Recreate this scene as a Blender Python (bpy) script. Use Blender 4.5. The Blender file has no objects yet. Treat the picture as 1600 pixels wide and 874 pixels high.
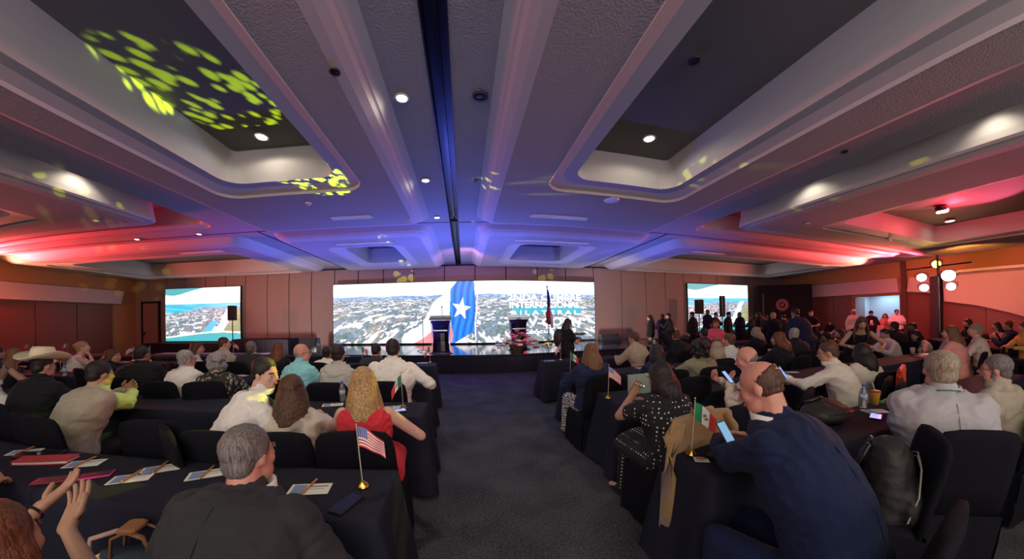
import bpy, math, random
import numpy as np
from math import sin, cos, pi, hypot, atan2, radians
from mathutils import Vector, Matrix, noise
random.seed(7)
SC = bpy.context.scene
COL = SC.collection
# ------------------------------------------------------------------ camera: ultra-wide phone lens
LENS = [-0.12293, -0.00113, 0.0158, 512.0927, 0.32769, -0.53189, 0.15626, -13.00048, 61.33763]
EYE = 1.55
def _rot(a, b, c):
    return (Matrix.Rotation(a, 3, 'Z') @ Matrix.Rotation(b, 3, 'X') @ Matrix.Rotation(c, 3, 'Y'))
RC = _rot(*LENS[:3])
cd = bpy.data.cameras.new('camera'); cam = bpy.data.objects.new('camera', cd); COL.objects.link(cam); SC.camera = cam
cd.type = 'PANO'; cd.panorama_type = 'FISHEYE_LENS_POLYNOMIAL'
cd.sensor_fit = 'HORIZONTAL'; cd.sensor_width = 1600; cd.sensor_height = 874; cd.fisheye_fov = 3.14
f_ = LENS[3]
cd.fisheye_polynomial_k0 = 0
cd.fisheye_polynomial_k1 = -1 / f_; cd.fisheye_polynomial_k2 = -LENS[4] / f_**2
cd.fisheye_polynomial_k3 = -LENS[5] / f_**3; cd.fisheye_polynomial_k4 = -LENS[6] / f_**4
cd.shift_x = 13.0 / 1600; cd.shift_y = 61.34 / 874
cd.clip_start = 0.03; cd.clip_end = 200
mx = Matrix((RC @ Vector((1, 0, 0)), RC @ Vector((0, 0, 1)), -(RC @ Vector((0, 1, 0))))).transposed().to_4x4()
mx.translation = (0, 0, EYE); cam.matrix_world = mx
def ray(x, y):                                            # direction of a photograph pixel
    u = x - 800 - LENS[7]; v = -(y - 437 - LENS[8]); r = hypot(u, v) + 1e-9; s = r / f_
    th = s + LENS[4] * s**2 + LENS[5] * s**3 + LENS[6] * s**4
    return RC @ Vector((sin(th) * u / r, cos(th), sin(th) * v / r))
def at_y(x, y, Y): d = ray(x, y); t = Y / d.y; return Vector((d.x * t, Y, EYE + d.z * t))
def at_z(x, y, z): d = ray(x, y); t = (z - EYE) / d.z; return Vector((d.x * t, d.y * t, z))
def at_x(x, y, X): d = ray(x, y); t = X / d.x; return Vector((X, d.y * t, EYE + d.z * t))
# ------------------------------------------------------------------ world, exposure, main lights
w = bpy.data.worlds.new('world'); SC.world = w; w.use_nodes = True
w.node_tree.nodes['Background'].inputs[0].default_value = (0.010, 0.009, 0.014, 1)
w.node_tree.nodes['Background'].inputs[1].default_value = 1.0
SC.view_settings.view_transform = 'Standard'; SC.view_settings.look = 'None'
SC.view_settings.exposure = 0.12; SC.view_settings.gamma = 1; SC.view_settings.use_curve_mapping = False
try:
    SC.cycles.use_denoising = True; SC.cycles.max_bounces = 6; SC.cycles.sample_clamp_indirect = 4
except Exception: pass
def spot(name, loc, target, col, power, angle=50, blend=.5, size=.08):
    l = bpy.data.lights.new(name, 'SPOT'); l.color = col; l.energy = power; l.spot_size = radians(angle)
    l.spot_blend = blend; l.shadow_soft_size = size
    o = bpy.data.objects.new(name, l); COL.objects.link(o); o.location = loc
    o.rotation_euler = (Vector(target) - Vector(loc)).to_track_quat('-Z', 'Y').to_euler(); return o
def area(name, loc, target, col, power, sx, sy):
    l = bpy.data.lights.new(name, 'AREA'); l.color = col; l.energy = power; l.shape = 'RECTANGLE'; l.size = sx; l.size_y = sy
    o = bpy.data.objects.new(name, l); COL.objects.link(o); o.location = loc
    o.rotation_euler = (Vector(target) - Vector(loc)).to_track_quat('-Z', 'Y').to_euler(); return o
RED = (1, .035, .06); PINK = (1, .16, .25); BLUE = (.10, .14, 1); WARM = (1, .86, .66); AMBER = (1, .35, .05)
# added area fills behind the camera, standing in for unseen rear-room lighting
area('rear_fill_wash', (0, -5.5, 2.6), (0, 3, 3.6), (1, .84, .84), 150, 9, 1.2)
area('rear_fill_ceiling', (0, -4.5, .3), (0, -1.5, 3.8), (1, .82, .84), 190, 14, 3)
area('rear_fill_overhead', (0, -1.6, 3.5), (0, 1.5, .4), (1, .90, .76), 105, 10, .6)
# blue stage uplights on the stage lip and beside it
for i, x in enumerate((-4.6, -1.5, .5, 4.8)):
    spot('stage_blue_uplight', (x, 8.95, .75), (x * .9, 9.0, 3.8), BLUE, 300, 150, .8)
spot('stage_blue_uplight', (-.25, 8.8, .8), (-.3, 6.5, 3.83), BLUE, 260, 100, .7)
spot('stage_blue_uplight', (5.9, 8.9, .7), (5.9, 7.6, 3.8), BLUE, 120, 90, .8); spot('stage_blue_uplight', (-5.8, 8.9, .7), (-5.8, 7.6, 3.8), BLUE, 120, 90, .8)
spot('aisle_blue_wash', (-.3, 8.3, 3.4), (-.2, 6.5, 0), BLUE, 110, 80, .8)
# red and pink PAR washes from the two sides
spot('left_red_wash', (-16.0, 6.3, 2.75), (-9.5, 7.0, 7.0), RED, 6000, 64, .35)
spot('left_pink_wash', (-15.8, 6.9, 2.6), (-11.0, 8.4, 3.9), (1, .22, .14), 900, 110, .6)
spot('cove_downlight', (6.19, at_x(1265, 298, 6.35).y, 4.26), (6.24, at_x(1265, 298, 6.35).y, 0), WARM, 26, 110, .8, .05)
spot('cove_downlight', (6.19, at_x(1550, 180, 6.35).y, 4.26), (6.24, at_x(1550, 180, 6.35).y, 0), WARM, 26, 110, .8, .05)
spot('cove_downlight', (-6.33, at_x(125, 265, -6.5).y, 4.26), (-6.38, at_x(125, 265, -6.5).y, 0), WARM, 30, 110, .8, .05)
spot('left_wall_amber', (-14.0, 5.0, 2.3), (-16.7, 9.0, 3.6), AMBER, 160, 80, .7)
spot('right_red_wash', (17.4, 6.2, 2.8), (10.5, 6.9, 7.4), RED, 4600, 64, .35)
spot('right_pink_wash', (16.9, 6.9, 2.7), (13.0, 8.2, 3.9), (1, .25, .16), 850, 110, .6)
spot('right_wall_amber', (14.6, 4.0, 3.1), (18.9, 4.4, 3.5), AMBER, 300, 90, .7)
spot('right_wall_pink', (13.5, 5.0, 2.0), (18.9, 5.6, 2.2), PINK, 360, 95, .6)
# the same PARs raking across the ceiling to the far side: pink edges on the coffers
spot('right_par_cross', (13.8, 2.6, 2.5), (-3, 2.8, 10.2), (1, .12, .24), 800, 50, .3)
spot('left_par_cross', (-13.8, 2.2, 2.5), (3, 2.8, 10.2), (1, .12, .26), 800, 50, .3)
spot('stage_front_fill', (2.0, 3.2, 3.7), (2.2, 7.6, 1.1), WARM, 130, 44, .7, .2)  # added warm fill to brighten the person standing before the stage
spot('flower_fill', (1.5, 6.8, 3.6), (1.5, 9.1, .8), (1, .85, .9), 130, 20, .6)  # added spot, lifts the flowers out of the dark
spot('backwall_fill_left', (-6.5, 8.6, .8), (-6.8, 13, 2.6), (1, .80, .70), 330, 100, .8)  # this and the next: added warm fill brightening the wall beside the screen
spot('backwall_fill_right', (4.2, 9.2, .7), (7.6, 13, 2.4), (1, .80, .70), 330, 100, .8)
spot('backwall_pink_left', (-9.0, 8.6, 2.6), (-8.5, 13, 3.6), (1, .30, .24), 110, 80, .8)
spot('backwall_pink_centre', (0, 9.4, 3.2), (0, 13, 3.5), (.8, .35, .55), 120, 120, .8)
# ------------------------------------------------------------------ materials
MATS = {}
def M(name, col, rough=.6, metal=0., bump=0., bs=40., var=0., emit=None, es=1., spec=.4, sheen=0., trans=0., alpha=1., tex=None):
    if name in MATS: return MATS[name]
    m = bpy.data.materials.new(name); m.use_nodes = True; nt = m.node_tree; b = nt.nodes['Principled BSDF']
    c = (*col, 1) if len(col) == 3 else col
    b.inputs['Base Color'].default_value = c; b.inputs['Roughness'].default_value = rough; b.inputs['Metallic'].default_value = metal
    b.inputs['Specular IOR Level'].default_value = spec
    if sheen: b.inputs['Sheen Weight'].default_value = sheen
    if trans: b.inputs['Transmission Weight'].default_value = trans
    if alpha < 1: b.inputs['Alpha'].default_value = alpha
    if emit: b.inputs['Emission Color'].default_value = (*emit, 1); b.inputs['Emission Strength'].default_value = es
    tc = nt.nodes.new('ShaderNodeTexCoord')
    if var:
        n = nt.nodes.new('ShaderNodeTexNoise'); n.inputs['Scale'].default_value = bs * .25; n.inputs['Detail'].default_value = 5
        nt.links.new(tc.outputs['Object'], n.inputs['Vector'])
        r = nt.nodes.new('ShaderNodeMixRGB'); r.inputs[1].default_value = (*[max(0, x * (1 - var)) for x in col[:3]], 1)
        r.inputs[2].default_value = (*[min(1, x * (1 + var)) for x in col[:3]], 1)
        nt.links.new(n.outputs['Fac'], r.inputs[0]); nt.links.new(r.outputs[0], b.inputs['Base Color'])
    if bump:
        n = nt.nodes.new('ShaderNodeTexNoise'); n.inputs['Scale'].default_value = bs; n.inputs['Detail'].default_value = 4
        nt.links.new(tc.outputs['Object'], n.inputs['Vector'])
        bp = nt.nodes.new('ShaderNodeBump'); bp.inputs['Strength'].default_value = bump; bp.inputs['Distance'].default_value = .02
        nt.links.new(n.outputs['Fac'], bp.inputs['Height']); nt.links.new(bp.outputs[0], b.inputs['Normal'])
    if tex: tex(nt, b, tc)
    MATS[name] = m; return m
def vor(scale, c1, c2, thr, rnd=1., metric='EUCLIDEAN', stretch=(1, 1, 1), soft=.02, feature='F1'):
    def f(nt, b, tc):
        mp = nt.nodes.new('ShaderNodeMapping'); mp.inputs['Scale'].default_value = stretch
        nt.links.new(tc.outputs['Object'], mp.inputs['Vector'])
        v = nt.nodes.new('ShaderNodeTexVoronoi'); v.inputs['Scale'].default_value = scale; v.inputs['Randomness'].default_value = rnd; v.feature = feature
        nt.links.new(mp.outputs[0], v.inputs['Vector'])
        r = nt.nodes.new('ShaderNodeValToRGB'); e = r.color_ramp.elements
        e[0].position = thr; e[0].color = (*c1, 1); e[1].position = thr + soft; e[1].color = (*c2, 1)
        nt.links.new(v.outputs['Distance'], r.inputs[0]); nt.links.new(r.outputs[0], b.inputs['Base Color'])
    return f
def wave(scale, c1, c2, dist=3., direction='X', pos=.5, soft=.1):
    def f(nt, b, tc):
        v = nt.nodes.new('ShaderNodeTexWave'); v.inputs['Scale'].default_value = scale; v.inputs['Distortion'].default_value = dist
        v.bands_direction = direction; v.inputs['Detail Scale'].default_value = 1.5
        nt.links.new(tc.outputs['Object'], v.inputs['Vector'])
        r = nt.nodes.new('ShaderNodeValToRGB'); e = r.color_ramp.elements
        e[0].position = pos; e[0].color = (*c1, 1); e[1].position = min(1, pos + soft); e[1].color = (*c2, 1)
        nt.links.new(v.outputs['Fac'], r.inputs[0]); nt.links.new(r.outputs[0], b.inputs['Base Color'])
    return f
# ------------------------------------------------------------------ mesh helpers
class MB:
    def __init__(s): s.v = []; s.f = []; s.m = []
    def add(s, vs, fs, mi=0):
        o = len(s.v); s.v += [tuple(x) for x in vs]; s.f += [tuple(i + o for i in f) for f in fs]; s.m += [mi] * len(fs); return s
    def box(s, x0, x1, y0, y1, z0, z1, mi=0, R=None, c=None):
        vs = [(x, y, z) for z in (z0, z1) for y in (y0, y1) for x in (x0, x1)]
        if R is not None: vs = [tuple(R @ Vector(v) + Vector(c or (0, 0, 0))) for v in vs]
        return s.add(vs, [(0, 2, 3, 1), (4, 5, 7, 6), (0, 1, 5, 4), (2, 6, 7, 3), (0, 4, 6, 2), (1, 3, 7, 5)], mi)
    def bbox(s, x0, x1, y0, y1, z0, z1, b=.01, mi=0):      # box with chamfered edges
        zs = [(z0, b), (z0 + b, 0), (z1 - b, 0), (z1, b)]; rings = []
        for z, i in zs:
            a0, a1, c0, c1 = x0 + i, x1 - i, y0 + i, y1 - i; k = b * .7 if i == 0 else 0
            k = b
            rings.append([(a0 + k, c0, z), (a1 - k, c0, z), (a1, c0 + k, z), (a1, c1 - k, z), (a1 - k, c1, z), (a0 + k, c1, z), (a0, c1 - k, z), (a0, c0 + k, z)])
        return s.loft(rings, mi=mi)
    def loft(s, rings, closed=True, caps=True, mi=0):
        n = len(rings[0]); o = len(s.v)
        for r in rings: s.v += [tuple(p) for p in r]
        for i in range(len(rings) - 1):
            for j in range(n if closed else n - 1):
                k = (j + 1) % n; s.f.append((o + i * n + j, o + i * n + k, o + (i + 1) * n + k, o + (i + 1) * n + j)); s.m.append(mi)
        if caps and closed:
            s.f.append(tuple(o + j for j in range(n))[::-1]); s.m.append(mi)
            s.f.append(tuple(o + (len(rings) - 1) * n + j for j in range(n))); s.m.append(mi)
        return s
    def tube(s, pts, rad, n=8, mi=0, caps=True, flat=1., up=None):
        pts = [Vector(p) for p in pts]; rad = rad if hasattr(rad, '__len__') else [rad] * len(pts); rings = []
        ref = Vector(up) if up else Vector((0, 0, 1))
        for i, p in enumerate(pts):
            d = (pts[min(i + 1, len(pts) - 1)] - pts[max(i - 1, 0)]).normalized()
            a = ref.cross(d)
            if a.length < .05: a = Vector((1, 0, 0)).cross(d)
            a.normalize(); b = d.cross(a)
            rings.append([p + (a * cos(t) + b * sin(t) * flat) * rad[i] for t in [2 * pi * k / n for k in range(n)]])
        return s.loft(rings, caps=caps, mi=mi)
    def capsule(s, p0, p1, r0, r1, n=12, mi=0, flat=1., up=None):
        p0 = Vector(p0); p1 = Vector(p1); d = p1 - p0; L = d.length
        if L < 1e-5: d = Vector((0, 0, 1))
        d = d.normalized() if d.length else Vector((0, 0, 1))
        pts = []; rr = []
        for t in (80, 55, 28): a = radians(t); pts.append(p0 - d * r0 * sin(a)); rr.append(r0 * cos(a))
        pts.append(p0); rr.append(r0)
        if L > .05: pts.append(p0 + d * L * .5); rr.append((r0 + r1) / 2)
        pts.append(p1); rr.append(r1)
        for t in (28, 55, 80): a = radians(t); pts.append(p1 + d * r1 * sin(a)); rr.append(r1 * cos(a))
        return s.tube(pts, rr, n, mi, True, flat, up)
    def ell(s, c, r, R=None, n=14, m=9, mi=0):
        c = Vector(c); rings = []
        for i in range(1, m):
            t = -pi / 2 + pi * i / m
            rings.append([Vector((cos(t) * cos(p) * r[0], cos(t) * sin(p) * r[1], sin(t) * r[2])) for p in [2 * pi * k / n for k in range(n)]])
        rings = [[(R @ q if R is not None else q) + c for q in g] for g in rings]
        return s.loft(rings, mi=mi)
    def lathe(s, prof, c=(0, 0, 0), n=16, mi=0):
        return s.loft([[(c[0] + r * cos(t), c[1] + r * sin(t), c[2] + z) for t in [2 * pi * k / n for k in range(n)]] for r, z in prof], mi=mi)
    def mesh(s, name, mats):
        me = bpy.data.meshes.new(name); me.from_pydata(s.v, [], s.f); me.update()
        mats = mats if isinstance(mats, (list, tuple)) else [mats]
        for m in mats: me.materials.append(m)
        if len(mats) > 1: me.polygons.foreach_set('material_index', s.m)
        return me
def link(name, me, parent=None, loc=None, rz=None):
    o = bpy.data.objects.new(name, me); COL.objects.link(o)
    if parent: o.parent = parent
    if loc is not None: o.location = loc
    if rz is not None: o.rotation_euler = (0, 0, rz)
    return o
def obj(name, mb, mats, parent=None, smooth=False, loc=None, rz=None):
    me = mb.mesh(name, mats)
    import bmesh
    bm = bmesh.new(); bm.from_mesh(me); bmesh.ops.recalc_face_normals(bm, faces=bm.faces); bm.to_mesh(me); bm.free()
    if smooth: me.shade_smooth() if hasattr(me, 'shade_smooth') else [setattr(p, 'use_smooth', True) for p in me.polygons]
    return link(name, me, parent, loc, rz)
def tag(o, label=None, cat=None, group=None, kind=None):
    if label: o['label'] = label
    if cat: o['category'] = cat
    if group: o['group'] = group
    if kind: o['kind'] = kind
    return o
def thing(name, label, cat, loc=(0, 0, 0), rz=0, group=None):
    o = bpy.data.objects.new(name, None); COL.objects.link(o); o.location = loc; o.rotation_euler = (0, 0, rz); o.empty_display_size = .1
    return tag(o, label, cat, group)
def struct(name, mb, mat, smooth=False): return tag(obj(name, mb, mat, None, smooth), kind='structure')
def dup(src, loc, rz, label=None, group=None):
    r = src.copy(); COL.objects.link(r); r.location = loc; r.rotation_euler = (0, 0, rz)
    if label: r['label'] = label
    if group: r['group'] = group
    for ch in src.children:
        c = ch.copy(); COL.objects.link(c); c.parent = r
        for g in ch.children: d = g.copy(); COL.objects.link(d); d.parent = c
    return r
# ------------------------------------------------------------------ room
ZC = 3.83; YW = 13.0; XL = -16.7; XR = 18.9; YB = -9.0
def carpet_tex(nt, b, tc):
    n = nt.nodes.new('ShaderNodeTexNoise'); n.inputs['Scale'].default_value = 60; n.inputs['Detail'].default_value = 6
    n2 = nt.nodes.new('ShaderNodeTexNoise'); n2.inputs['Scale'].default_value = 2.2; n2.inputs['Detail'].default_value = 4
    r = nt.nodes.new('ShaderNodeValToRGB'); e = r.color_ramp.elements; e[0].position = .35; e[0].color = (.028, .029, .033, 1); e[1].position = .7; e[1].color = (.115, .118, .128, 1)
    a = nt.nodes.new('ShaderNodeMath'); a.operation = 'MULTIPLY_ADD'; a.inputs[1].default_value = .35; 
    nt.links.new(tc.outputs['Object'], n.inputs['Vector']); nt.links.new(tc.outputs['Object'], n2.inputs['Vector'])
    nt.links.new(n2.outputs['Fac'], a.inputs[0]); 
    m = nt.nodes.new('ShaderNodeMath'); m.operation = 'MULTIPLY'; m.inputs[1].default_value = .65; nt.links.new(n.outputs['Fac'], m.inputs[0]); nt.links.new(m.outputs[0], a.inputs[2])
    nt.links.new(a.outputs[0], r.inputs[0]); nt.links.new(r.outputs[0], b.inputs['Base Color'])
carpet = M('carpet', (.05, .052, .06), .95, bump=.5, bs=150, tex=carpet_tex, spec=.1)
struct('floor', MB().box(XL - .3, XR + .3, YB, YW + .3, -.12, 0), carpet)
stucco = M('ceiling_stucco', (.40, .385, .38), .85, bump=.9, bs=55, spec=.25)
paint = M('ceiling_paint', (.52, .50, .50), .7, spec=.3)
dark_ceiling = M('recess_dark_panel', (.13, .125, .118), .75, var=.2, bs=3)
wall_m = M('wall_fabric_panel', (.33, .24, .22), .75, bump=.1, bs=30, var=.06)
gap_m = M('dark_gap', (.012, .012, .014), .8)
wood_red = M('red_brown_wood', (.16, .045, .03), .45, tex=wave(3.5, (.145, .040, .027), (.175, .050, .033), 1.6, 'Z', .2, .7))
plaster_pink = M('pale_plaster', (.55, .42, .44), .6)
orange_paint = M('orange_wall_paint', (.42, .20, .09), .7)
black_cloth = M('black_cloth', (.008, .008, .014), .8, bump=.25, bs=60, spec=.2)
def rrect(x0, x1, y0, y1, r, z, n=6):
    p = []
    r = max(r, .001)
    for cx, cy, a0 in ((x1 - r, y1 - r, 0), (x0 + r, y1 - r, 90), (x0 + r, y0 + r, 180), (x1 - r, y0 + r, 270)):
        for k in range(n + 1):
            a = radians(a0 + 90 * k / n); p.append((cx + r * cos(a), cy + r * sin(a), z))
    return p
def rings(name, specs, mat_idx, mats):
    mb = MB(); rr = [rrect(*s) for s in specs]
    for i in range(len(rr) - 1): mb.loft([rr[i], rr[i + 1]], caps=False, mi=mat_idx[i])
    n = len(rr[-1]); mb.add(rr[-1], [tuple(range(n))], mat_idx[-1])
    o = obj(name, mb, mats); tag(o, kind='structure'); return o
# ceiling coffers: hanging slab with coved edge, shallow ring, deep hole with dark top
def coffer(name, cell, slab, ring, hole, zs=3.63, zr=3.70, zh=4.25, r=.3):
    x0, x1, y0, y1 = slab; a0, a1, b0, b1 = ring; h0, h1, k0, k1 = hole
    S = [(*cell, .001, ZC), (x0, x1, y0, y1, r, ZC), (x0 + .10, x1 - .10, y0 + .10, y1 - .10, r, 3.725), (x0 + .125, x1 - .125, y0 + .125, y1 - .125, r, 3.715),
         (x0 + .16, x1 - .16, y0 + .16, y1 - .16, r, 3.685), (x0 + .24, x1 - .24, y0 + .24, y1 - .24, r * .8, 3.65), (x0 + .33, x1 - .33, y0 + .33, y1 - .33, r * .6, zs),
         (a0, a1, b0, b1, r * 1.1, zs), (a0 + .006, a1 - .006, b0 + .006, b1 - .006, r * 1.1, zs - .008), (a0 + .02, a1 - .02, b0 + .02, b1 - .02, r * 1.1, zs + .035),
         ((a0 + h0) / 2, (a1 + h1) / 2, (b0 + k0) / 2, (b1 + k1) / 2, r * 1.2, zr + .01), (h0, h1, k0, k1, r, zr), (h0 - .0, h1 + .0, k0 - .0, k1 + .0, r, zr + .02),
         (h0 + .02, h1 - .02, k0 + .02, k1 - .02, r * .6, (zr + zh) / 2), (h0 + .02, h1 - .02, k0 + .02, k1 - .02, r * .3, zh), (h0 + .05, h1 - .05, k0 + .05, k1 - .05, .02, zh)]
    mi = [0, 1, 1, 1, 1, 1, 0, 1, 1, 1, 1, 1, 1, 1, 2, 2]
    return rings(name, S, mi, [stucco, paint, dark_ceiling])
YJ = 7.08
coffer('ceiling', (-.17, 4.86, YB, YJ - .02), (.25, 4.78, -4.5, 6.86), (1.27, 3.80, -3.3, 4.62), (1.63, 3.45, -3.0, 4.25))
coffer('ceiling', (-5.05, -.36, YB, YJ - .02), (-4.97, -.80, -4.5, 6.86), (-4.12, -1.60, -3.3, 4.62), (-3.75, -1.92, -3.0, 4.25))
coffer('ceiling', (-.17, 5.48, YJ + .03, YW), (.28, 5.15, 7.25, 12.75), (1.25, 3.95, 8.35, 11.75), (1.62, 3.55, 8.75, 11.35))
coffer('ceiling', (-5.28, -.36, YJ + .03, YW), (-5.1, -.82, 7.25, 12.75), (-4.05, -1.75, 8.35, 11.75), (-3.65, -2.1, 8.75, 11.35))
coffer('ceiling', (5.54, XR, YJ + .03, YW), (6.05, 17.4, 7.35, 12.75), (6.95, 16.4, 8.2, 12.4), (7.4, 15.9, 8.75, 12.1))
coffer('ceiling', (XL, -5.34, YJ + .03, YW), (-15.9, -6.0, 7.35, 12.75), (-14.9, -6.9, 8.2, 12.4), (-14.4, -7.35, 8.75, 12.1))
def pocket(name, cell, rim, isl, hole, zi=3.62):
    x0, x1, y0, y1 = rim; a0, a1, b0, b1 = isl; h0, h1, k0, k1 = hole; r = .35
    S = [(*cell, .001, ZC), (x0, x1, y0, y1, r, ZC), (x0 + .01, x1 - .01, y0 + .01, y1 - .01, r, ZC + .03), (x0 + .14, x1 - .14, y0 + .14, y1 - .14, r * .8, ZC + .06), (x0 + .16, x1 - .16, y0 + .16, y1 - .16, r * .7, ZC + .09),
         (x0 + .18, x1 - .18, y0 + .18, y1 - .18, r * .6, 4.32), (a0 + .12, a1 - .12, b0 + .12, b1 - .12, r * .6, 4.32), (a0 + .10, a1 - .10, b0 + .10, b1 - .10, r * .7, 4.08),
         (a0 + .02, a1 - .02, b0 + .02, b1 - .02, r, 3.80), (a0, a1, b0, b1, r, 3.70), (a0 + .03, a1 - .03, b0 + .03, b1 - .03, r, 3.665), (a0 + .09, a1 - .09, b0 + .09, b1 - .09, r, 3.655),
         (a0 + .16, a1 - .16, b0 + .16, b1 - .16, r * .9, zi + .005), (a0 + .36, a1 - .36, b0 + .36, b1 - .36, r * .6, zi),
         (h0 - .35, h1 + .35, k0 - .35, k1 + .35, r * 1.2, zi), (h0 - .34, h1 + .34, k0 - .34, k1 + .34, r * 1.2, zi + .03), (h0, h1, k0, k1, r, zi + .07), (h0, h1, k0, k1, r, zi + .1),
         (h0 + .02, h1 - .02, k0 + .02, k1 - .02, r * .5, 4.2), (h0 + .06, h1 - .06, k0 + .06, k1 - .06, .05, 4.2)]
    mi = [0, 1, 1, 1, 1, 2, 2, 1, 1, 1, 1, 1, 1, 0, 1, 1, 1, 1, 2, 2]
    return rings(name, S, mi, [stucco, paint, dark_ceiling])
pocket('ceiling', (4.90, XR, YB, YJ - .02), (5.85, 18.0, -5.5, 6.55), (6.40, 17.2, -4.5, 5.62), (8.55, 14.2, -3.0, 4.35))
pocket('ceiling', (XL, -5.09, YB, YJ - .02), (-16.2, -6.02, -5.5, 6.55), (-15.4, -6.52, -4.5, 5.62), (-13.4, -8.75, -3.0, 4.35))
# dark joint grooves and the moveable-wall track slots between ceiling fields
g = MB(); g.box(XL, XR, YJ - .03, YJ + .04, ZC + .02, ZC + .06); g.box(4.855, 4.905, YB, YJ, ZC + .015, ZC + .05); g.box(-5.095, -5.045, YB, YJ, ZC + .015, ZC + .05)
g.box(5.475, 5.545, YJ, YW, ZC + .03, ZC + .08); g.box(-5.345, -5.275, YJ, YW, ZC + .03, ZC + .08); struct('ceiling_joint', g, gap_m)
t = MB(); t.box(-.37, -.16, YB, YW, ZC + .14, ZC + .16); t.box(-.372, -.358, YB, YW, ZC - .012, ZC + .15); t.box(-.172, -.158, YB, YW, ZC - .012, ZC + .15)
struct('ceiling_track', t, M('track_black', (.010, .010, .014), .4))
struct('ceiling_track_rail', MB().box(-.285, -.245, YB, YW, ZC + .07, ZC + .13), M('track_rail_dark', (.02, .02, .03), .3, .5))
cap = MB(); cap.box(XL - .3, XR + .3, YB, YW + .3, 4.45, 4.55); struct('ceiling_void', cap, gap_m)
# back wall of separate fabric panels
px_ = [205, 231.6, 261.5, 290.6, 321.5, 352.5, 384, 418, 452, 487, 523, 560, 599, 646.5, 694.4, 742.2, 790.6, 839.4, 883.4, 927, 970, 1008, 1038.4, 1067, 1094, 1119, 1143, 1165, 1186, 1207, 1228]
xs = [at_y(x, 424, YW).x for x in px_]; xs[0] = XL; xs[-1] = XR
bw = struct('wall_back', MB().box(XL - .3, XR + .3, YW + .05, YW + .3, 0, 4.5), gap_m)
for a, b in zip(xs[:-1], xs[1:]):
    o = obj('wall_panel', MB().bbox(a + .018, b - .018, YW, YW + .06, .02, ZC - .03, .006), wall_m, bw)
struct('trim_1', MB().box(XL, XR, YW - .04, YW + .02, ZC - .05, ZC + .02), gap_m)
# service door set in the left end panels
d = struct('door_1', MB().bbox(-16.15, -15.2, YW - .05, YW - .01, 0, 2.55, .01), M('door_panel', (.30, .17, .15), .6))
fm = MB(); fm.box(-16.25, -16.15, YW - .07, YW, 0, 2.65); fm.box(-15.2, -15.1, YW - .07, YW, 0, 2.65); fm.box(-16.25, -15.1, YW - .07, YW, 2.55, 2.65); obj('door_frame', fm, gap_m, d)
obj('handle', MB().bbox(-16.08, -15.98, YW - .12, YW - .05, 1.0, 1.18, .01), M('dark_steel', (.05, .05, .055), .3, .9), d)
# left wall: wood below, plaster soffit box, orange above
struct('wall_left', MB().box(XL - .3, XL, YB, YW + .05, 0, ZC + .05), orange_paint)
sf = MB(); sf.loft([[(XL, YB, 2.46), (XL + .32, YB, 2.50), (XL + .18, YB, 3.12), (XL, YB, 3.16)], [(XL, 12.1, 2.46), (XL + .32, 12.1, 2.50), (XL + .18, 12.35, 3.12), (XL, 12.4, 3.16)]])
struct('trim_2', sf, plaster_pink)
k = 0
for i in range(14):
    y0 = 11.9 - i * 1.45
    o = obj('wall_panel', MB().bbox(XL, XL + .05, y0 - 1.42, y0, .1, 2.45, .008), wood_red, bpy.data.objects['wall_left'])
struct('baseboard_left', MB().box(XL, XL + .07, YB, 12.9, 0, .1), gap_m)
# right wall
wr = struct('wall_right', MB().box(XR, XR + .3, YB, 7.25, 0, ZC + .05).box(XR, XR + .3, 9.15, YW + .05, 0, ZC + .05).box(XR, XR + .3, 7.25, 9.15, 2.33, ZC + .05), orange_paint)
for y0, y1 in ((11.5, 12.9), (10.1, 11.48), (9.2, 10.08), (5.9, 7.2), (4.4, 5.88), (2.9, 4.38), (1.4, 2.88), (-.1, 1.38), (-1.6, -.12)):
    obj('wall_panel', MB().bbox(XR - .05, XR, y0, y1, .1, 2.6, .008), wood_red, wr)
sf = MB(); sf.loft([[(XR, 7.15, 2.42), (XR - .34, 7.15, 2.45), (XR - .2, 7.25, 3.10), (XR, 7.25, 3.14)], [(XR, 12.9, 2.42), (XR - .34, 12.9, 2.45), (XR - .2, 12.9, 3.10), (XR, 12.9, 3.14)]])
struct('trim_3', sf, plaster_pink)
sf = MB(); sf.loft([[(XR, 6.85, 2.42), (XR - .34, 6.85, 2.45), (XR - .2, 6.8, 3.05), (XR, 6.8, 3.08)], [(XR, 5.75, 2.25), (XR - .34, 5.75, 2.28), (XR - .2, 5.75, 3.05), (XR, 5.75, 3.08)]])
struct('trim_4', sf, plaster_pink)
sw = MB(); ys = [5.6, 4.6, 3.6, 2.6, 1.6, .6, -.6]; zb = [1.95, 1.75, 1.46, 1.12, .8, .5, .3]; zt = [3.06, 3.06, 3.05, 3.03, 3.0, 2.95, 2.9]
sw.loft([[(XR, y, b), (XR - .36, y, b + .02), (XR - .36, y, t_ - .1), (XR - .2, y, t_), (XR, y, t_ + .02)] for y, b, t_ in zip(ys, zb, zt)])
struct('trim_5', sw, plaster_pink)
struct('trim_6', MB().loft([[(XR - .02, y, t_ + .02), (XR - .42, y, t_ + .0), (XR - .42, y, t_ + .10), (XR - .02, y, t_ + .12)] for y, t_ in zip(ys, zt)]), M('cream_ledge', (.8, .72, .6), .5))
struct('pillar', MB().bbox(XR - .5, XR, 5.72, 6.0, 0, 3.0, .02), M('pillar_dark', (.03, .02, .025), .6))
struct('trim_7', MB().box(XR - .12, XR, 6.95, 7.12, 0, ZC), M('pillar_brown', (.10, .04, .03), .6))
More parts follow.
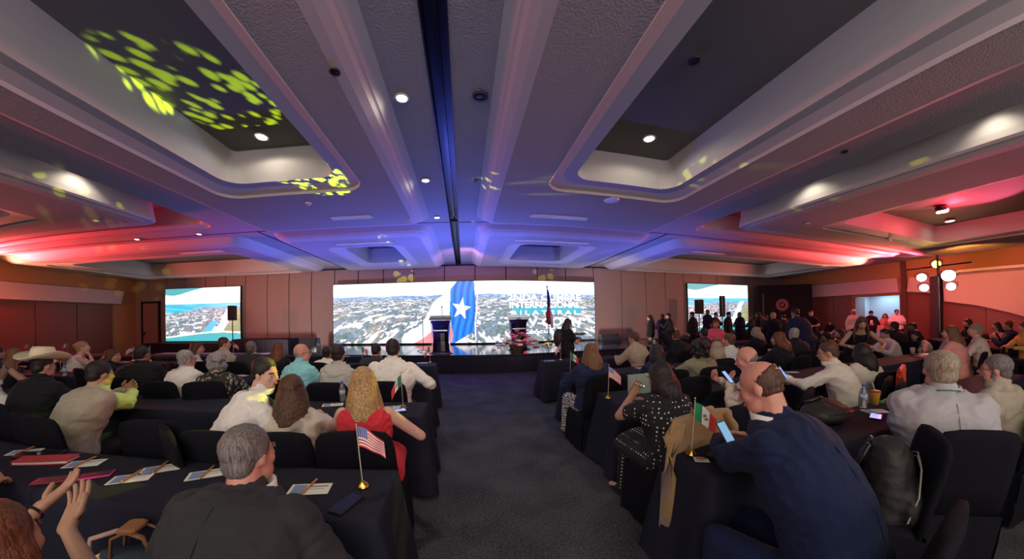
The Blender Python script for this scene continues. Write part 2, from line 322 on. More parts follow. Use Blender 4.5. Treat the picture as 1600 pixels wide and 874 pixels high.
# doorway with daylit corridor beyond
co = MB(); co.box(XR + 1.6, XR + 1.7, 6.8, 9.6, 0, 2.6); co.box(XR + .3, XR + 1.7, 9.15, 9.3, 0, 2.6); co.box(XR + .3, XR + 1.7, 7.1, 7.25, 0, 2.6); co.box(XR + .3, XR + 1.7, 7.1, 9.3, 2.5, 2.6)
struct('wall_corridor', co, M('corridor_paint', (.45, .55, .62), .7))
area('corridor_lamp', (XR + .9, 8.2, 2.45), (XR + .9, 8.2, 0), (.55, .8, 1), 26, 1, 1)
dr = struct('door_2', MB().bbox(XR - .02, XR + .9, 9.05, 9.12, 0, 2.3, .01), M('door_grey', (.22, .16, .17), .6))
obj('handle', MB().bbox(XR + .75, XR + .85, 9.0, 9.06, 1.0, 1.2, .01), M('dark_steel', (.05, .05, .055), .3, .9), dr)
struct('wall_rear', MB().box(XL - .3, XR + .3, YB - .2, YB, 0, 4.5), wood_red)
# ------------------------------------------------------------------ ceiling fittings
lamp_on = M('lamp_lens_lit', (1, 1, 1), .4, emit=(1, .90, .72), es=30)
lamp_off = M('lamp_lens_off', (.03, .03, .035), .3)
chrome = M('brushed_steel', (.6, .6, .62), .3, .9); white_pl = M('white_plastic', (.75, .72, .74), .4)
def downlight(x, y, z, r, lit, label, power=0, ang=75, cat='light'):
    t = thing('ceiling_light', label, cat, (x, y, z))
    obj('trim_ring', MB().lathe([(r * 1.35, 0), (r * 1.4, -.012), (r * 1.05, -.016), (r * .98, -.004)], n=20), white_pl if lit else M('dark_trim', (.05, .045, .05), .4), t, True)
    obj('lens', MB().lathe([(r * .98, -.002), (r * .98, -.008), (r * .4, -.011)], n=20), lamp_on if lit else lamp_off, t, True)
    if power: spot('downlight_beam', (x, y, z - .03), (x, y, 0), WARM, power, ang, .6, r)
    if power >= 45: spot('downlight_spill', (x, y, z - .04), (x, y, 0), WARM, 9, 168, .3, .03)
    return t
for px, py, z, r, p, lab in [(628, 153, ZC, .055, 60, 'brightest small round downlight left of the black ceiling track'), (665, 282, ZC, .055, 45, 'second small downlight along the black ceiling track'),
                             (683, 340, ZC, .055, 35, 'farthest small downlight beside the ceiling track near the cross joint'), (409, 212, 4.22, .075, 80, 'round downlight in the yellow-patterned left recess'),
                             (1014, 215, 4.22, .075, 80, 'round downlight in the dark recess right of the aisle'), (214, 374, ZC, .05, 12, 'small lit downlight on the red-lit left ceiling, farther out'),
                             (311, 366, ZC, .05, 12, 'small lit downlight on the left ceiling below the violet rim')]:
    q = at_z(px, py, z - .015); downlight(q.x, q.y, z - .012 if z < 4 else z - .03, r, True, lab, p)
for px, py, z, r, lab in [(750, 151, ZC, .06, 'unlit dark round downlight right of the black ceiling track'), (743, 282, ZC, .03, 'tiny unlit spotlight right of the track farther on'),
                          (523, 113, 3.62, .035, 'small chrome sprinkler cup on the left ceiling slab'), (1084, 93, 4.22, .05, 'dark round fitting in the roof of the right recess'), (1320, 238, 3.83, .035, 'small dark fitting on the far right ceiling band'),
                          (115, 185, ZC, .035, 'small dark fitting on the far left ceiling band')]:
    q = at_z(px, py, z - .015); downlight(q.x, q.y, z - .004 if z < 4 else z - .03, r, False, lab, cat='fitting')
q = at_z(956, 314, 3.61); s_ = thing('ceiling_speaker', 'flat round white speaker plate on the right ceiling slab', 'speaker', (q.x, q.y, 3.628))
obj('grille', MB().lathe([(.13, 0), (.135, -.012), (.11, -.02), (.02, -.022)], n=24), white_pl, s_, True); obj('rim', MB().lathe([(.145, 0), (.145, -.01), (.13, -.014), (.13, 0)], n=24), chrome, s_, True)
for px0, px1, py, lab in [(518, 585, 342, 'white slot air vent on the left slab edge'), (829, 925, 337, 'long white slot air vent on the right slab edge')]:
    a = at_z(px0, py, 3.62); b = at_z(px1, py, 3.62); ym = min(a.y, 6.35)
    v = thing('air_vent', lab, 'vent', ((a.x + b.x) / 2, ym, 3.625)); h = (b.x - a.x) / 2
    obj('frame', MB().box(-h, h, -.09, -.07, -.015, 0).box(-h, h, .07, .09, -.015, 0).box(-h, -h + .02, -.09, .09, -.015, 0).box(h - .02, h, -.09, .09, -.015, 0), white_pl, v)
    for yy in (-.045, -.015, .015, .045): obj('slat', MB().box(-h + .02, h - .02, yy - .006, yy + .006, -.02, -.002), M('vent_pale', (.8, .78, .85), .4), v)
for px0, px1, py, lab in [(515, 615, 377, 'thin slot air vent on the far left-of-centre slab'), (806, 930, 375, 'thin slot air vent on the far right-of-centre slab'), (272, 355, 394, 'slot air vent on the far left pink-lit slab'), (1082, 1150, 393, 'slot air vent on the far right pink-lit slab')]:
    a = at_z(px0, py, 3.62); b = at_z(px1, py, 3.62); v = thing('air_vent', lab, 'vent', ((a.x + b.x) / 2, 8.0, 3.625)); h = (b.x - a.x) / 2
    obj('frame', MB().box(-h, h, -.07, -.05, -.014, 0).box(-h, h, .05, .07, -.014, 0).box(-h, -h + .02, -.07, .07, -.014, 0).box(h - .02, h, -.07, .07, -.014, 0), white_pl, v)
    for yy in (-.025, .0, .025): obj('slat', MB().box(-h + .02, h - .02, yy - .005, yy + .005, -.018, -.002), M('vent_pale', (.8, .78, .85), .4), v)
for px, py, z, lab in [(482, 318, 3.62, 'small white smoke detector on the left slab'), (640, 344, 3.62, 'tiny dark sensor by the left slab corner'), (1390, 375, 3.62, 'grey grille disc on the pink-lit right island'), (740, 346, ZC, 'tiny sensor beside the track at the joint'), (1262, 349, 3.62, 'small pale detector on the right island corner'), (150, 345, 3.62, 'small pale detector on the left island')]:
    q = at_z(px, py, z); s_ = thing('smoke_detector', lab, 'detector', (q.x, q.y, z - .0)); obj('base', MB().lathe([(.055, .01), (.055, -.01), (.04, -.014)], n=16), white_pl, s_, True); obj('sensor', MB().lathe([(.035, -.012), (.03, -.035), (.01, -.04)], n=12), chrome, s_, True)
# ------------------------------------------------------------------ stage
def pleats(mb, p0, p1, z0, z1, amp=.02, wl=.09, flare=0., seed=0, mi=0, zb=None):
    """hanging pleated cloth between two floor points"""
    p0 = Vector(p0); p1 = Vector(p1); d = p1 - p0; L = d.length; d.normalize(); nrm = Vector((d.y, -d.x, 0)); n = max(6, int(L / wl * 4)); rn = random.Random(seed); ph = rn.random() * 6
    rows = [(z1, 0), (z1 - .03, .25), (z1 - (z1 - z0) * .4, .7), (z0, 1)]; R_ = []
    for z, k in rows:
        row = []
        for i in range(n + 1):
            s = i / n * L; a = (sin(s / wl * 2 * pi + ph) + .5 * sin(s / wl * 2.7 + ph * 2)) * amp * k + flare * k
            zz = z if k < 1 or zb is None else z0 + zb * (.5 + .5 * sin(s * 2.1 + ph))
            q = p0 + d * s + nrm * a; row.append((q.x, q.y, zz))
        R_.append(row)
    mb.loft(R_, closed=False, caps=False, mi=mi)
SX0, SX1, SY0, SY1, SZ = -6.4, 7.4, 8.8, 12.85, .54
stage = thing('stage', 'wide low stage with glossy black deck and black pleated skirt before the main screen', 'stage')
obj('deck', MB().bbox(SX0, SX1, SY0, SY1, SZ - .08, SZ, .01), M('stage_gloss', (.02, .02, .03), .12, spec=.8, bump=.02, bs=6), stage)
m = MB(); pleats(m, (SX0, SY0 + .01, 0), (SX1, SY0 + .01, 0), 0, SZ - .02, .025, .11, .02, 1); pleats(m, (SX1, SY0, 0), (SX1, SY1, 0), 0, SZ - .02, .02, .12); pleats(m, (SX0, SY1, 0), (SX0, SY0, 0), 0, SZ - .02, .02, .12)
skirt_m = M('stage_skirt', (.008, .008, .018), .75)
obj('skirt', m, skirt_m, stage, True)
for i in range(5): obj('deck_seam', MB().box(SX0 + 2.3 * (i + 1) - .006, SX0 + 2.3 * (i + 1) + .006, SY0 + .01, SY1, SZ, SZ + .002), gap_m, stage)
lp = thing('step_platform', 'low violet-lit carpeted step platform before the left side screen', 'platform', (-9.1, 0, 0))
plm = M('platform_carpet', (.20, .19, .26), .8, var=.1)
obj('upper_step', MB().bbox(-1.9, 2.6, 8.6, 9.7, 0, .52, .01), plm, lp); obj('lower_step', MB().bbox(-1.9, 2.6, 7.9, 8.6, 0, .30, .01), plm, lp)
spot('platform_violet_wash', (-8.5, 8.6, 3.5), (-8.8, 8.7, .3), (.35, .25, 1), 40, 50, .8)
# ---- LED screens, painted per vertex and emitting
def vn(x, y, seed):
    r = np.random.RandomState(seed); T = r.rand(128, 128); xi = np.floor(x).astype(int); yi = np.floor(y).astype(int); fx = x - xi; fy = y - yi
    fx = fx * fx * (3 - 2 * fx); fy = fy * fy * (3 - 2 * fy); g = lambda a, b: T[a % 128, b % 128]
    return (g(xi, yi) * (1 - fx) + g(xi + 1, yi) * fx) * (1 - fy) + (g(xi, yi + 1) * (1 - fx) + g(xi + 1, yi + 1) * fx) * fy
def mixc(a, b, t): t = np.clip(t, 0, 1)[..., None]; return a * (1 - t) + b * t
def inpoly(X, Y, P):
    r = np.zeros(X.shape, bool); n = len(P)
    for i in range(n):
        x0, y0 = P[i]; x1, y1 = P[(i + 1) % n]
        if y0 == y1: continue
        c = ((y0 > Y) != (y1 > Y)) & (X < (x1 - x0) * (Y - y0) / (y1 - y0) + x0); r ^= c
    return r
C = lambda *a: np.array(a, float)
def paint_town(U, V, asp, hz=.24, seed=3):
    d = 1 / np.maximum(V - hz + .11, .05); X = (U - .5) * asp * (1.2 + d) * 1.9; Y = d * 3.4 + V * 2
    wx = vn(X * 1.2, Y * 1.2, seed + 20) * 1.3; n1 = vn(X * 1.6 + 50 + wx, Y * 2.2 + 9 + wx, seed) * .5 + vn(X * 4.2 + 20, Y * 5, seed + 1) * .32 + vn(X * 10, Y * 11, seed + 2) * .18
    n2 = vn(X * 7 + 7 + wx, Y * 7 + 3, seed + 3); n3 = vn(X * 1.1, Y * 1.0 + 40, seed + 5); n4 = vn(X * 14, Y * 12, seed + 8)
    tree = mixc(C(.05, .10, .10), C(.34, .44, .30), n2 * .6 + n4 * .5); tree = mixc(tree, C(.26, .34, .66), (n4 - .42) * 2.6); tree = mixc(tree, C(.70, .52, .34), (n3 - .62) * 3 * n2)
    roof = mixc(C(.80, .72, .95), C(1.35, 1.3, 1.3), n4 * 1.4); roof = mixc(roof, C(.45, .30, .38), (n2 - .8) * 6)
    col = mixc(tree, roof, (n1 - .545) * 16)
    far = mixc(C(.18, .34, .72), C(.70, .82, .98), (vn(U * 70, V * 130, 11) - .5) * 3)
    col = mixc(col, far, 1 - (V - hz) / .09)
    sky = mixc(C(1.35, 1.4, 1.5), C(.60, .95, 1.3), (V / hz - .62) * 2.2)
    return np.where((V < hz + .008 * np.sin(U * 40))[..., None], sky, col)
def screen(name, label, x0, x1, zb, zt, Y, nx, nz, paintf, strength, thick=.10):
    s = thing(name, label, 'screen', ((x0 + x1) / 2, Y, zb)); w_ = (x1 - x0) / 2; h = zt - zb
    obj('cabinet', MB().bbox(-w_ - .03, w_ + .03, .004, thick, -.03, h + .03, .01), gap_m, s)
    xs_ = np.linspace(-w_, w_, nx + 1); zs_ = np.linspace(0, h, nz + 1); Xg, Zg = np.meshgrid(xs_, zs_)
    co = np.stack([Xg, np.zeros_like(Xg), Zg], -1).reshape(-1, 3)
    i = np.arange(nx * nz); a = (i // nx) * (nx + 1) + i % nx; F = np.stack([a, a + 1, a + nx + 2, a + nx + 1], 1)
    me = bpy.data.meshes.new('screen_picture'); me.from_pydata(co.tolist(), [], F.tolist())
    U = (Xg + w_) / (2 * w_); V = 1 - Zg / h; col = paintf(U, V, 2 * w_ / h); col = np.clip(col, 0, 3)
    at = me.color_attributes.new('Col', 'FLOAT_COLOR', 'POINT'); at.data.foreach_set('color', np.concatenate([col.reshape(-1, 3), np.ones((col.size // 3, 1))], 1).ravel())
    m = bpy.data.materials.new('led_picture'); m.use_nodes = True; nt = m.node_tree; b = nt.nodes['Principled BSDF']
    b.inputs['Base Color'].default_value = (.01, .01, .01, 1); b.inputs['Roughness'].default_value = .4
    n = nt.nodes.new('ShaderNodeAttribute'); n.attribute_name = 'Col'; nt.links.new(n.outputs['Color'], b.inputs['Emission Color']); b.inputs['Emission Strength'].default_value = strength
    me.materials.append(m); link('screen_picture', me, s); return s
def lp_(x, y): return ((x - 521) / 407., (y - 443) / 91.)
def paint_main(U, V, asp):
    c = paint_town(U, V, asp, .225, 3)
    P = lambda pts: [lp_(500 + a * .1625, 430 + b * .1625) for a, b in pts]
    wht = inpoly(U, V, P([(1340, 60), (1270, 140), (1250, 170), (1110, 260), (1060, 350), (1000, 460), (920, 520), (830, 550), (800, 600), (800, 660), (1100, 660), (1270, 500), (1300, 60)]))
    fold = .88 + .12 * np.sin(U * 120 + V * 9)
    c = np.where(wht[..., None], C(1.15, 1.15, 1.3) * fold[..., None], c)
    red = inpoly(U, V, P([(880, 660), (1000, 600), (1090, 530), (1180, 470), (1240, 400), (1290, 560), (1295, 660)]))
    c = np.where(red[..., None], C(1.1, .22, .26) * fold[..., None] + .12, c)
    blu = inpoly(U, V, P([(1355, 40), (1475, 40), (1490, 300), (1495, 520), (1400, 580), (1290, 645), (1270, 640), (1285, 570), (1255, 390), (1265, 150)]))
    f2 = .65 + .35 * np.sin(U * 260 + V * 7 + np.sin(V * 9))
    c = np.where(blu[..., None], mixc(C(.0, .06, .42), C(.02, .32, 1.25), f2), c)
    st = []
    cx, cy = 1362, 332
    for k in range(10):
        r = 105 if k % 2 == 0 else 42; a = radians(-80 + 36 * k); st.append((cx + r * cos(a) * .85, cy + r * sin(a)))
    c = np.where(inpoly(U, V, P(st))[..., None], C(1.3, 1.3, 1.4), c)
    pole = (np.abs(U - lp_(743, 0)[0] - .004 * np.sin(V * 6)) < .0022) & (V > .1) & (V < .97)
    c = np.where(pole[..., None], C(1.0, .95, 1.05), c)
    band = inpoly(U, V, [lp_(796, 482), lp_(904, 481.5), lp_(904, 493), lp_(796, 494)])
    c = np.where(band[..., None], C(.10, .52, .68), c)
    return c
def paint_coast(U, V, asp):
    hz = .30; c = paint_town(U, V, asp, hz + .06, 21); c = mixc(c, C(.55, .38, .55), (vn(U * 30, V * 40, 5) - .6) * 1.5)
    sea = mixc(C(.05, .55, .85), C(.25, .85, 1.0), (vn(U * 6, V * 40, 7))); coast = hz + .10 - .06 * U + .03 * np.sin(U * 9)
    c = np.where(((V > hz) & (V < coast + .06 * (1 - U)))[..., None], sea, c)
    road = np.abs(U - (.95 - .05 * np.sin(V * 5) - (V - .35) * .55)) < .035 + .05 * (V - .3)
    c = np.where((road & (V > .36))[..., None], C(.9, 1.0, 1.15), c)
    water = (U < (.88 - (V - .35) * .55)) & (U > (.80 - (V - .35) * .62)) & (V > .62)
    c = np.where(water[..., None], C(.15, .65, 1.0), c)
    fld = (U > (1.02 - .02 - (V - .35) * .48)) & (V > .42) & (V < .86)
    c = np.where(fld[..., None], mixc(C(.32, .36, .20), C(.55, .52, .3), vn(U * 9, V * 30, 9)), c)
    c = np.where((V < hz)[..., None], C(1.4, 1.4, 1.45), c)
    top = V < .10 * (1 - ((U - .05) / .42) ** 2) * (1 + .2 * np.sin(U * 12)) + .015
    c = np.where(top[..., None], C(.12, .50, .56), c)
    bot = V > .90 + .06 * np.sin(U * 3 + 2.4); c = np.where(bot[..., None], C(.10, .55, .62), c)
    edge = (np.abs(V - (.89 + .06 * np.sin(U * 3 + 2.4))) < .015); c = np.where(edge[..., None], C(1.2, 1.05, .9), c)
    return c
LY = 12.6
ls = screen('led_screen', 'very wide main screen showing an aerial town, a waving starred flag and white event lettering', -5.66, 5.57, .60, 3.07, LY, 620, 150, paint_main, 1.05)
screen('side_screen', 'side screen left of the stage showing a coastal town from above', -14.68, -10.45, .72, 3.20, 12.88, 170, 110, paint_coast, 1.0)
screen('side_screen', 'side screen right of the stage behind the standing group, coastal town picture', 11.1, 15.55, .72, 3.20, 12.88, 170, 110, paint_coast, 1.0)
txt_m = M('screen_lettering', (1, 1, 1), .5, emit=(1, 1, 1), es=1.6)
def text(body, x0, x1, y0, y1, Y, mat, parent=None, bold=.03, spacing=1., name='lettering'):
    a = at_y(x0, y1, Y); b = at_y(x1, y0, Y)
    cu = bpy.data.curves.new(name, 'FONT'); cu.body = body; cu.offset = bold; cu.extrude = .01; cu.space_character = spacing; cu.resolution_u = 3; cu.size = 1
    o = bpy.data.objects.new(name, cu); COL.objects.link(o)
    dg = bpy.context.evaluated_depsgraph_get(); me = bpy.data.meshes.new_from_object(o.evaluated_get(dg)); bpy.data.objects.remove(o)
    me.materials.clear(); me.materials.append(mat)
    n = len(me.vertices); co = np.empty(n * 3); me.vertices.foreach_get('co', co); co = co.reshape(-1, 3); mn = co.min(0); mx_ = co.max(0)
    w_ = b.x - a.x; h = b.z - a.z; nc = np.stack([(co[:, 0] - mn[0]) / (mx_[0] - mn[0]) * w_, (co[:, 2] - mn[2]) * .3, (co[:, 1] - mn[1]) / (mx_[1] - mn[1]) * h], 1)
    me.vertices.foreach_set('co', nc.ravel()); me.update(); o = link(name, me, parent); o['kind'] = 'stuff'
    loc = Vector((a.x, Y - .012, a.z)); o.location = loc - (parent.location if parent else Vector()); return o
text('2NDA CUMBRE', 793, 907, 460.5, 470, LY, txt_m, ls, .018); text('INTERNACIONAL', 796, 906, 472, 481.5, LY, txt_m, ls, .018)
text('BILATERAL', 799, 903, 485, 492.5, LY, txt_m, ls, .018, 1.6); text('RGV-COUN', 797, 907, 496, 511, LY, txt_m, ls, .02); text('Cancun 2025', 815, 900, 513, 522, LY, txt_m, ls, .015)
# ---- lecterns
acr = M('black_acrylic', (.01, .01, .02), .12, spec=.8); silver = M('silver_trim', (.8, .8, .85), .25, .9)
def lectern(x, y, label, s=1.):
    t = thing('lectern', label, 'lectern', (x, y, SZ))
    prof = [(0, .30, .22), (.03, .30, .22), (.06, .26, .17), (.35, .235, .15), (.6, .235, .15), (.85, .26, .17), (.98, .30, .19)]
    def sec(w_, d_, z): return [(-w_, -d_, z), (-w_ * .5, -d_ - .05, z), (0, -d_ - .065, z), (w_ * .5, -d_ - .05, z), (w_, -d_, z), (w_, d_, z), (-w_, d_, z)]
    obj('column', MB().loft([sec(w_, d_, z) for z, w_, d_ in prof]), acr, t)
    obj('reading_top', MB().loft([[(-.34, -.25, .99), (.34, -.25, .99), (.34, .22, 1.10), (-.34, .22, 1.10)], [(-.34, -.25, 1.02), (.34, -.25, 1.02), (.34, .22, 1.13), (-.34, .22, 1.13)]]), acr, t)
    obj('silver_band', MB().box(-.21, .21, -.24, -.222, .66, .70), silver, t)
    for q in (-1, 1): obj('side_rail', MB().tube([(q * .30, -.17, .04), (q * .265, -.15, .3), (q * .26, -.15, .6), (q * .30, -.18, .97)], .012, 6), silver, t)
    obj('microphone', MB().tube([(.05, 0, 1.1), (.05, -.05, 1.28), (.05, -.14, 1.36)], .006, 6).capsule((.05, -.14, 1.36), (.05, -.19, 1.39), .016, .016, 8), acr, t)
    obj('base_plate', MB().bbox(-.36, .36, -.30, .28, 0, .025, .006), acr, t); return t
lectern(-.74, 9.5, 'left black lectern with silver band standing before the red part of the screen flag'); lectern(1.72, 10.2, 'right black lectern behind the flower arrangement')
# ---- stage flowers
fl = thing('flower_arrangement', 'pink and cream flower arrangement with green leaves on the stage lip', 'flowers', (1.5, 9.15, SZ))
obj('basket', MB().lathe([(.10, 0), (.17, .10), (.19, .16), (.15, .16)], n=16), M('basket_dark', (.08, .05, .03), .8), fl)
fl.scale = (1.2, 1.2, 1.55); rn = random.Random(4); pinkf = M('petal_pink', (.65, .10, .22), .6); crm = M('petal_cream', (.85, .72, .62), .6); grn = M('leaf_green', (.08, .22, .04), .6)
for k in range(60):
    a = rn.uniform(0, 2 * pi); r = rn.uniform(.05, .5) ** .8; h = .42 - r * .55 + rn.uniform(-.06, .06); x = r * cos(a) * 1.0; y = r * sin(a) * .5
    if k % 3 == 2:
        d_ = Vector((x, y, .1)).normalized(); p = Vector((x, y, h - .04)); s_ = Vector((-d_.y, d_.x, 0)) * .025
        obj('leaf', MB().add([p, p + d_ * .06 + s_, p + d_ * .15 + Vector((0, 0, -.02)), p + d_ * .06 - s_, p + d_ * .07 + Vector((0, 0, .012))], [(0, 1, 4), (1, 2, 4), (2, 3, 4), (3, 0, 4)]), grn, fl)
    else:
        b_ = MB(); mt = pinkf if (k % 3 == 0 or h > .3) else crm; R0 = rn.uniform(.04, .065)
        for j in range(5):
            q = 2 * pi * j / 5 + a; b_.ell((x + cos(q) * R0 * .7, y + sin(q) * R0 * .7, h), (R0 * .7, R0 * .7, R0 * .4), n=6, m=4)
        b_.ell((x, y, h + R0 * .2), (R0 * .4,) * 3, n=6, m=4); obj('blossom', b_, mt, fl)
# ---- microphone stands, monitor wedges, low black cases
def mic_stand(x, y, z, h, label):
    t = thing('microphone_stand', label, 'microphone stand', (x, y, z))
    for k in range(3): a = 2 * pi * k / 3 + .4; obj('foot', MB().tube([(0, 0, .06), (cos(a) * .28, sin(a) * .28, .01)], .01, 6), acr, t)
    obj('pole', MB().tube([(0, 0, .05), (0, 0, h)], .01, 6), acr, t); obj('microphone', MB().capsule((0, 0, h), (0, -.12, h + .05), .02, .014, 8), acr, t)
mic_stand(-1.35, 9.8, SZ, 1.0, 'thin black microphone stand left of the left lectern'); mic_stand(2.9, 10.6, SZ, 1.1, 'thin black microphone stand right of the flowers')
def wedge(x, y, w_, label, z=SZ, h=.32, rz=0):
    t = thing('stage_monitor', label, 'speaker', (x, y, z), rz)
    obj('cabinet', MB().loft([[(-w_, -.2, 0), (w_, -.2, 0), (w_, .2, 0), (-w_, .2, 0)], [(-w_, -.2, .1), (w_, -.2, .1), (w_, .2, .1), (-w_, .2, .1)], [(-w_ + .02, -.02, h), (w_ - .02, -.02, h), (w_ - .02, .18, h), (-w_ + .02, .18, h)]]), acr, t)
    obj('grille', MB().add([(-w_ + .03, -.215, .11), (w_ - .03, -.215, .11), (w_ - .04, -.05, h - .02), (-w_ + .04, -.05, h - .02), (-w_ + .03, -.2, .11), (w_ - .03, -.2, .11), (w_ - .04, -.035, h - .02), (-w_ + .04, -.035, h - .02)], [(0, 1, 2, 3), (7, 6, 5, 4), (0, 4, 5, 1), (1, 5, 6, 2), (2, 6, 7, 3), (3, 7, 4, 0)]), gap_m, t)
wedge(5.6, 11.2, .42, 'black monitor wedge on the right end of the stage'); wedge(-5.9, 10.9, .38, 'black monitor wedge on the left end of the stage', h=.4)
def draped_box(name, x0, x1, y0, y1, h, label, cat='table'):
    t = thing(name, label, cat, ((x0 + x1) / 2, (y0 + y1) / 2, 0)); a = (x1 - x0) / 2; b = (y1 - y0) / 2
    obj('top', MB().bbox(-a, a, -b, b, h - .03, h, .01), black_cloth, t); m = MB()
    pleats(m, (-a, -b, 0), (a, -b, 0), 0, h - .01, .02, .1, .01); pleats(m, (a, -b, 0), (a, b, 0), 0, h - .01, .02, .1, .01); pleats(m, (a, b, 0), (-a, b, 0), 0, h - .01, .02, .1, .01); pleats(m, (-a, b, 0), (-a, -b, 0), 0, h - .01, .02, .1, .01)
    obj('skirt', m, skirt_m, t, True)
draped_box('screen_riser', -14.8, -10.2, 11.9, 12.7, .68, 'black draped riser under the left side screen', 'riser'); draped_box('screen_riser', 10.9, 15.7, 11.9, 12.7, .68, 'black draped riser under the right side screen', 'riser')
draped_box('equipment_table', -9.0, -6.6, 10.6, 11.4, .92, 'black draped equipment table between left screen and stage')
draped_box('equipment_table', 7.6, 9.3, 10.2, 11.2, .6, 'low black draped table at the right end of the stage')
# ---- column loudspeakers on poles
def column_speaker(px, pt, pb, Y, w_, label, z0=0.):
    a = at_y(px, pt, Y); b = at_y(px, pb, Y); t = thing('column_speaker', label, 'speaker', (a.x, Y, z0))
    obj('cabinet', MB().bbox(-w_, w_, -w_, w_, b.z - z0, a.z - z0, .015), acr, t); obj('grille', MB().bbox(-w_ + .01, w_ - .01, -w_ - .01, -w_ + .002, b.z - z0 + .02, a.z - z0 - .02, .004), gap_m, t)
    obj('pole', MB().tube([(0, 0, .3), (0, 0, b.z - z0)], .02, 8), acr, t); obj('base', MB().bbox(-.25, .25, -.25, .25, 0, .42 if z0 == 0 else .3, .02), acr, t)
column_speaker(363, 478, 501, 11.6, .13, 'black column loudspeaker on a pole before the left side screen')
column_speaker(1092, 468.5, 491, 11.2, .15, 'shorter black column loudspeaker before the right side screen'); column_speaker(1128, 462.5, 495, 11.4, .10, 'tall thin black column loudspeaker before the right side screen')
# ---- flag on pole on the stage
fp = thing('pole_flag', 'furled red white and blue flag on a tall pole beside the lettering', 'flag', (3.12, 11.6, SZ))
gold = M('gold_brass', (.75, .50, .12), .25, 1.0)
obj('pole', MB().tube([(0, 0, 0), (0, 0, 2.15)], .018, 8), M('pole_wood', (.10, .05, .03), .4), fp); obj('finial', MB().lathe([(.01, 2.13), (.035, 2.17), (.012, 2.24), (.002, 2.3)], n=8), gold, fp)
obj('base', MB().lathe([(.17, 0), (.16, .04), (.03, .08)], n=16), gold, fp)
for k, mt in enumerate([M('flag_blue', (.02, .03, .18), .7), M('flag_red', (.55, .03, .04), .7), M('flag_white', (.8, .8, .8), .7), M('flag_red', (.55, .03, .04), .7)]):
    z1 = [2.08, 1.55, 1.5, 1.45][k]; z0 = [1.4, .75, .62, .8][k]; x = [.04, .05, .13, -.03][k]
    obj('flag_fold', MB().tube([(x * .3, 0, z1), (x, -.02, (z1 + z0) / 2), (x * 1.3, 0, z0)], [.03, .07, .05], 8), mt, fp, True)
# ---- dark printed backdrop with round emblem
A = Vector((15.75, 12.45, 0)); B = Vector((18.1, 10.75, 0))
bd = thing('backdrop_banner', 'tall black fabric backdrop with a round red emblem by the right wall', 'banner', A, atan2((B - A).y, (B - A).x)); LB = (B - A).length
bk = M('backdrop_black', (.014, .010, .014), .8); obj('fabric', MB().bbox(0, LB, -.03, .03, .05, 3.15, .01), bk, bd)
for x in (0.05, LB - .05): obj('leg', MB().box(x - .02, x + .02, -.25, .25, 0, .04), acr, bd)
em = M('emblem_rose', (.62, .22, .24), .6)
def annulus(r0, r1, n=32, y=-.036):
    return [(r * cos(a), y, r * sin(a)) for a in [2 * pi * k / n for k in range(n)] for r in (r0, r1)], [(2 * k, 2 * k + 1, (2 * k + 3) % (2 * n), (2 * k + 2) % (2 * n)) for k in range(n)]
eb = MB(); eb.add(*annulus(.29, .33)); eb.add(*annulus(.17, .26))
for k in range(12): a = 2 * pi * k / 12; eb.box(.19 * cos(a) - .012, .25 * cos(a) + .012, -.038, -.035, .19 * sin(a) - .012, .25 * sin(a) + .012)
eb.ell((0, -.035, 0), (.07, .005, .10), n=10, m=6); eb.tube([(-.10, -.037, -.06), (-.02, -.037, .04), (.10, -.037, .09)], .02, 5)
e_ = obj('emblem', eb, em, bd); e_.location = (LB * .46, 0, 2.05); e_['label'] = 'round rose-coloured emblem of rings and spokes'
vb = MB()
for k in range(16): vb.box(-.05, .05 - .02 * (k % 3), -.036, -.033, k * .075, k * .075 + .05)
v_ = obj('vertical_lettering', vb, M('letter_grey', (.28, .22, .30), .6), bd); v_.location = (LB * .12, 0, 1.5)
# ---- PAR lamps on a tree beside the right wall
lt = thing('lighting_stand', 'tall black lighting tree carrying the red and yellow PAR lamps', 'light stand', (at_x(1466, 430, 14.5).x, at_x(1466, 430, 14.5).y, 0))
obj('pole', MB().tube([(0, 0, 0), (0, 0, 3.35)], .035, 8), acr, lt)
for k in range(3): a = 2 * pi * k / 3; obj('leg', MB().tube([(0, 0, .5), (cos(a) * .6, sin(a) * .6, .02)], .02, 6), acr, lt)
obj('crossbar', MB().tube([(-.1, -.85, 3.0), (.1, .85, 3.0)], .025, 8), acr, lt)
def par(px, py, X, r, col, es, label, power=0, tgt=(2, 3, 0)):
    q = at_x(px, py, X); d = (Vector((0, 0, 1.6)) - q).normalized(); t = thing('par_lamp', label, 'stage light', q)
    obj('housing', MB().tube([d * -.22, d * -.18, d * -.02, d * 0], [r * .5, r * .8, r * 1.15, r * 1.15], 14), acr, t, True)
    obj('lens', MB().tube([d * .001, d * .008, d * .02], [r, r, r * .5], 14), M('par_' + label[:14], col, .3, emit=col, es=es), t, True)
    obj('yoke', MB().tube([(0, -r * 1.4, 0), (0, -r * 1.4, .12), (0, 0, .18), (0, r * 1.4, .12), (0, r * 1.4, 0)], .01, 6), acr, t)
    if power: spot('par_beam', q + d * .05, tgt, col, power, 60, .6, r)
par(1463, 413, 14.5, .11, (1, .75, .02), 60, 'yellow glowing PAR lamp at the top of the lighting tree', 30, (3, 5, 1)); par(1482, 431, 14.4, .17, (1, .45, .30), 90, 'largest blazing warm-red PAR lamp on the lighting tree', 120, (-3, 4, 3.6))
par(1440, 434, 14.5, .13, (1, .55, .5), 9, 'pale pink PAR lamp upper left on the tree'); par(1444, 450, 14.5, .12, (1, .6, .55), 7, 'pale pink PAR lamp lower left on the tree'); par(1486, 448, 14.5, .12, (1, .6, .5), 9, 'small pale PAR lamp under the largest one')
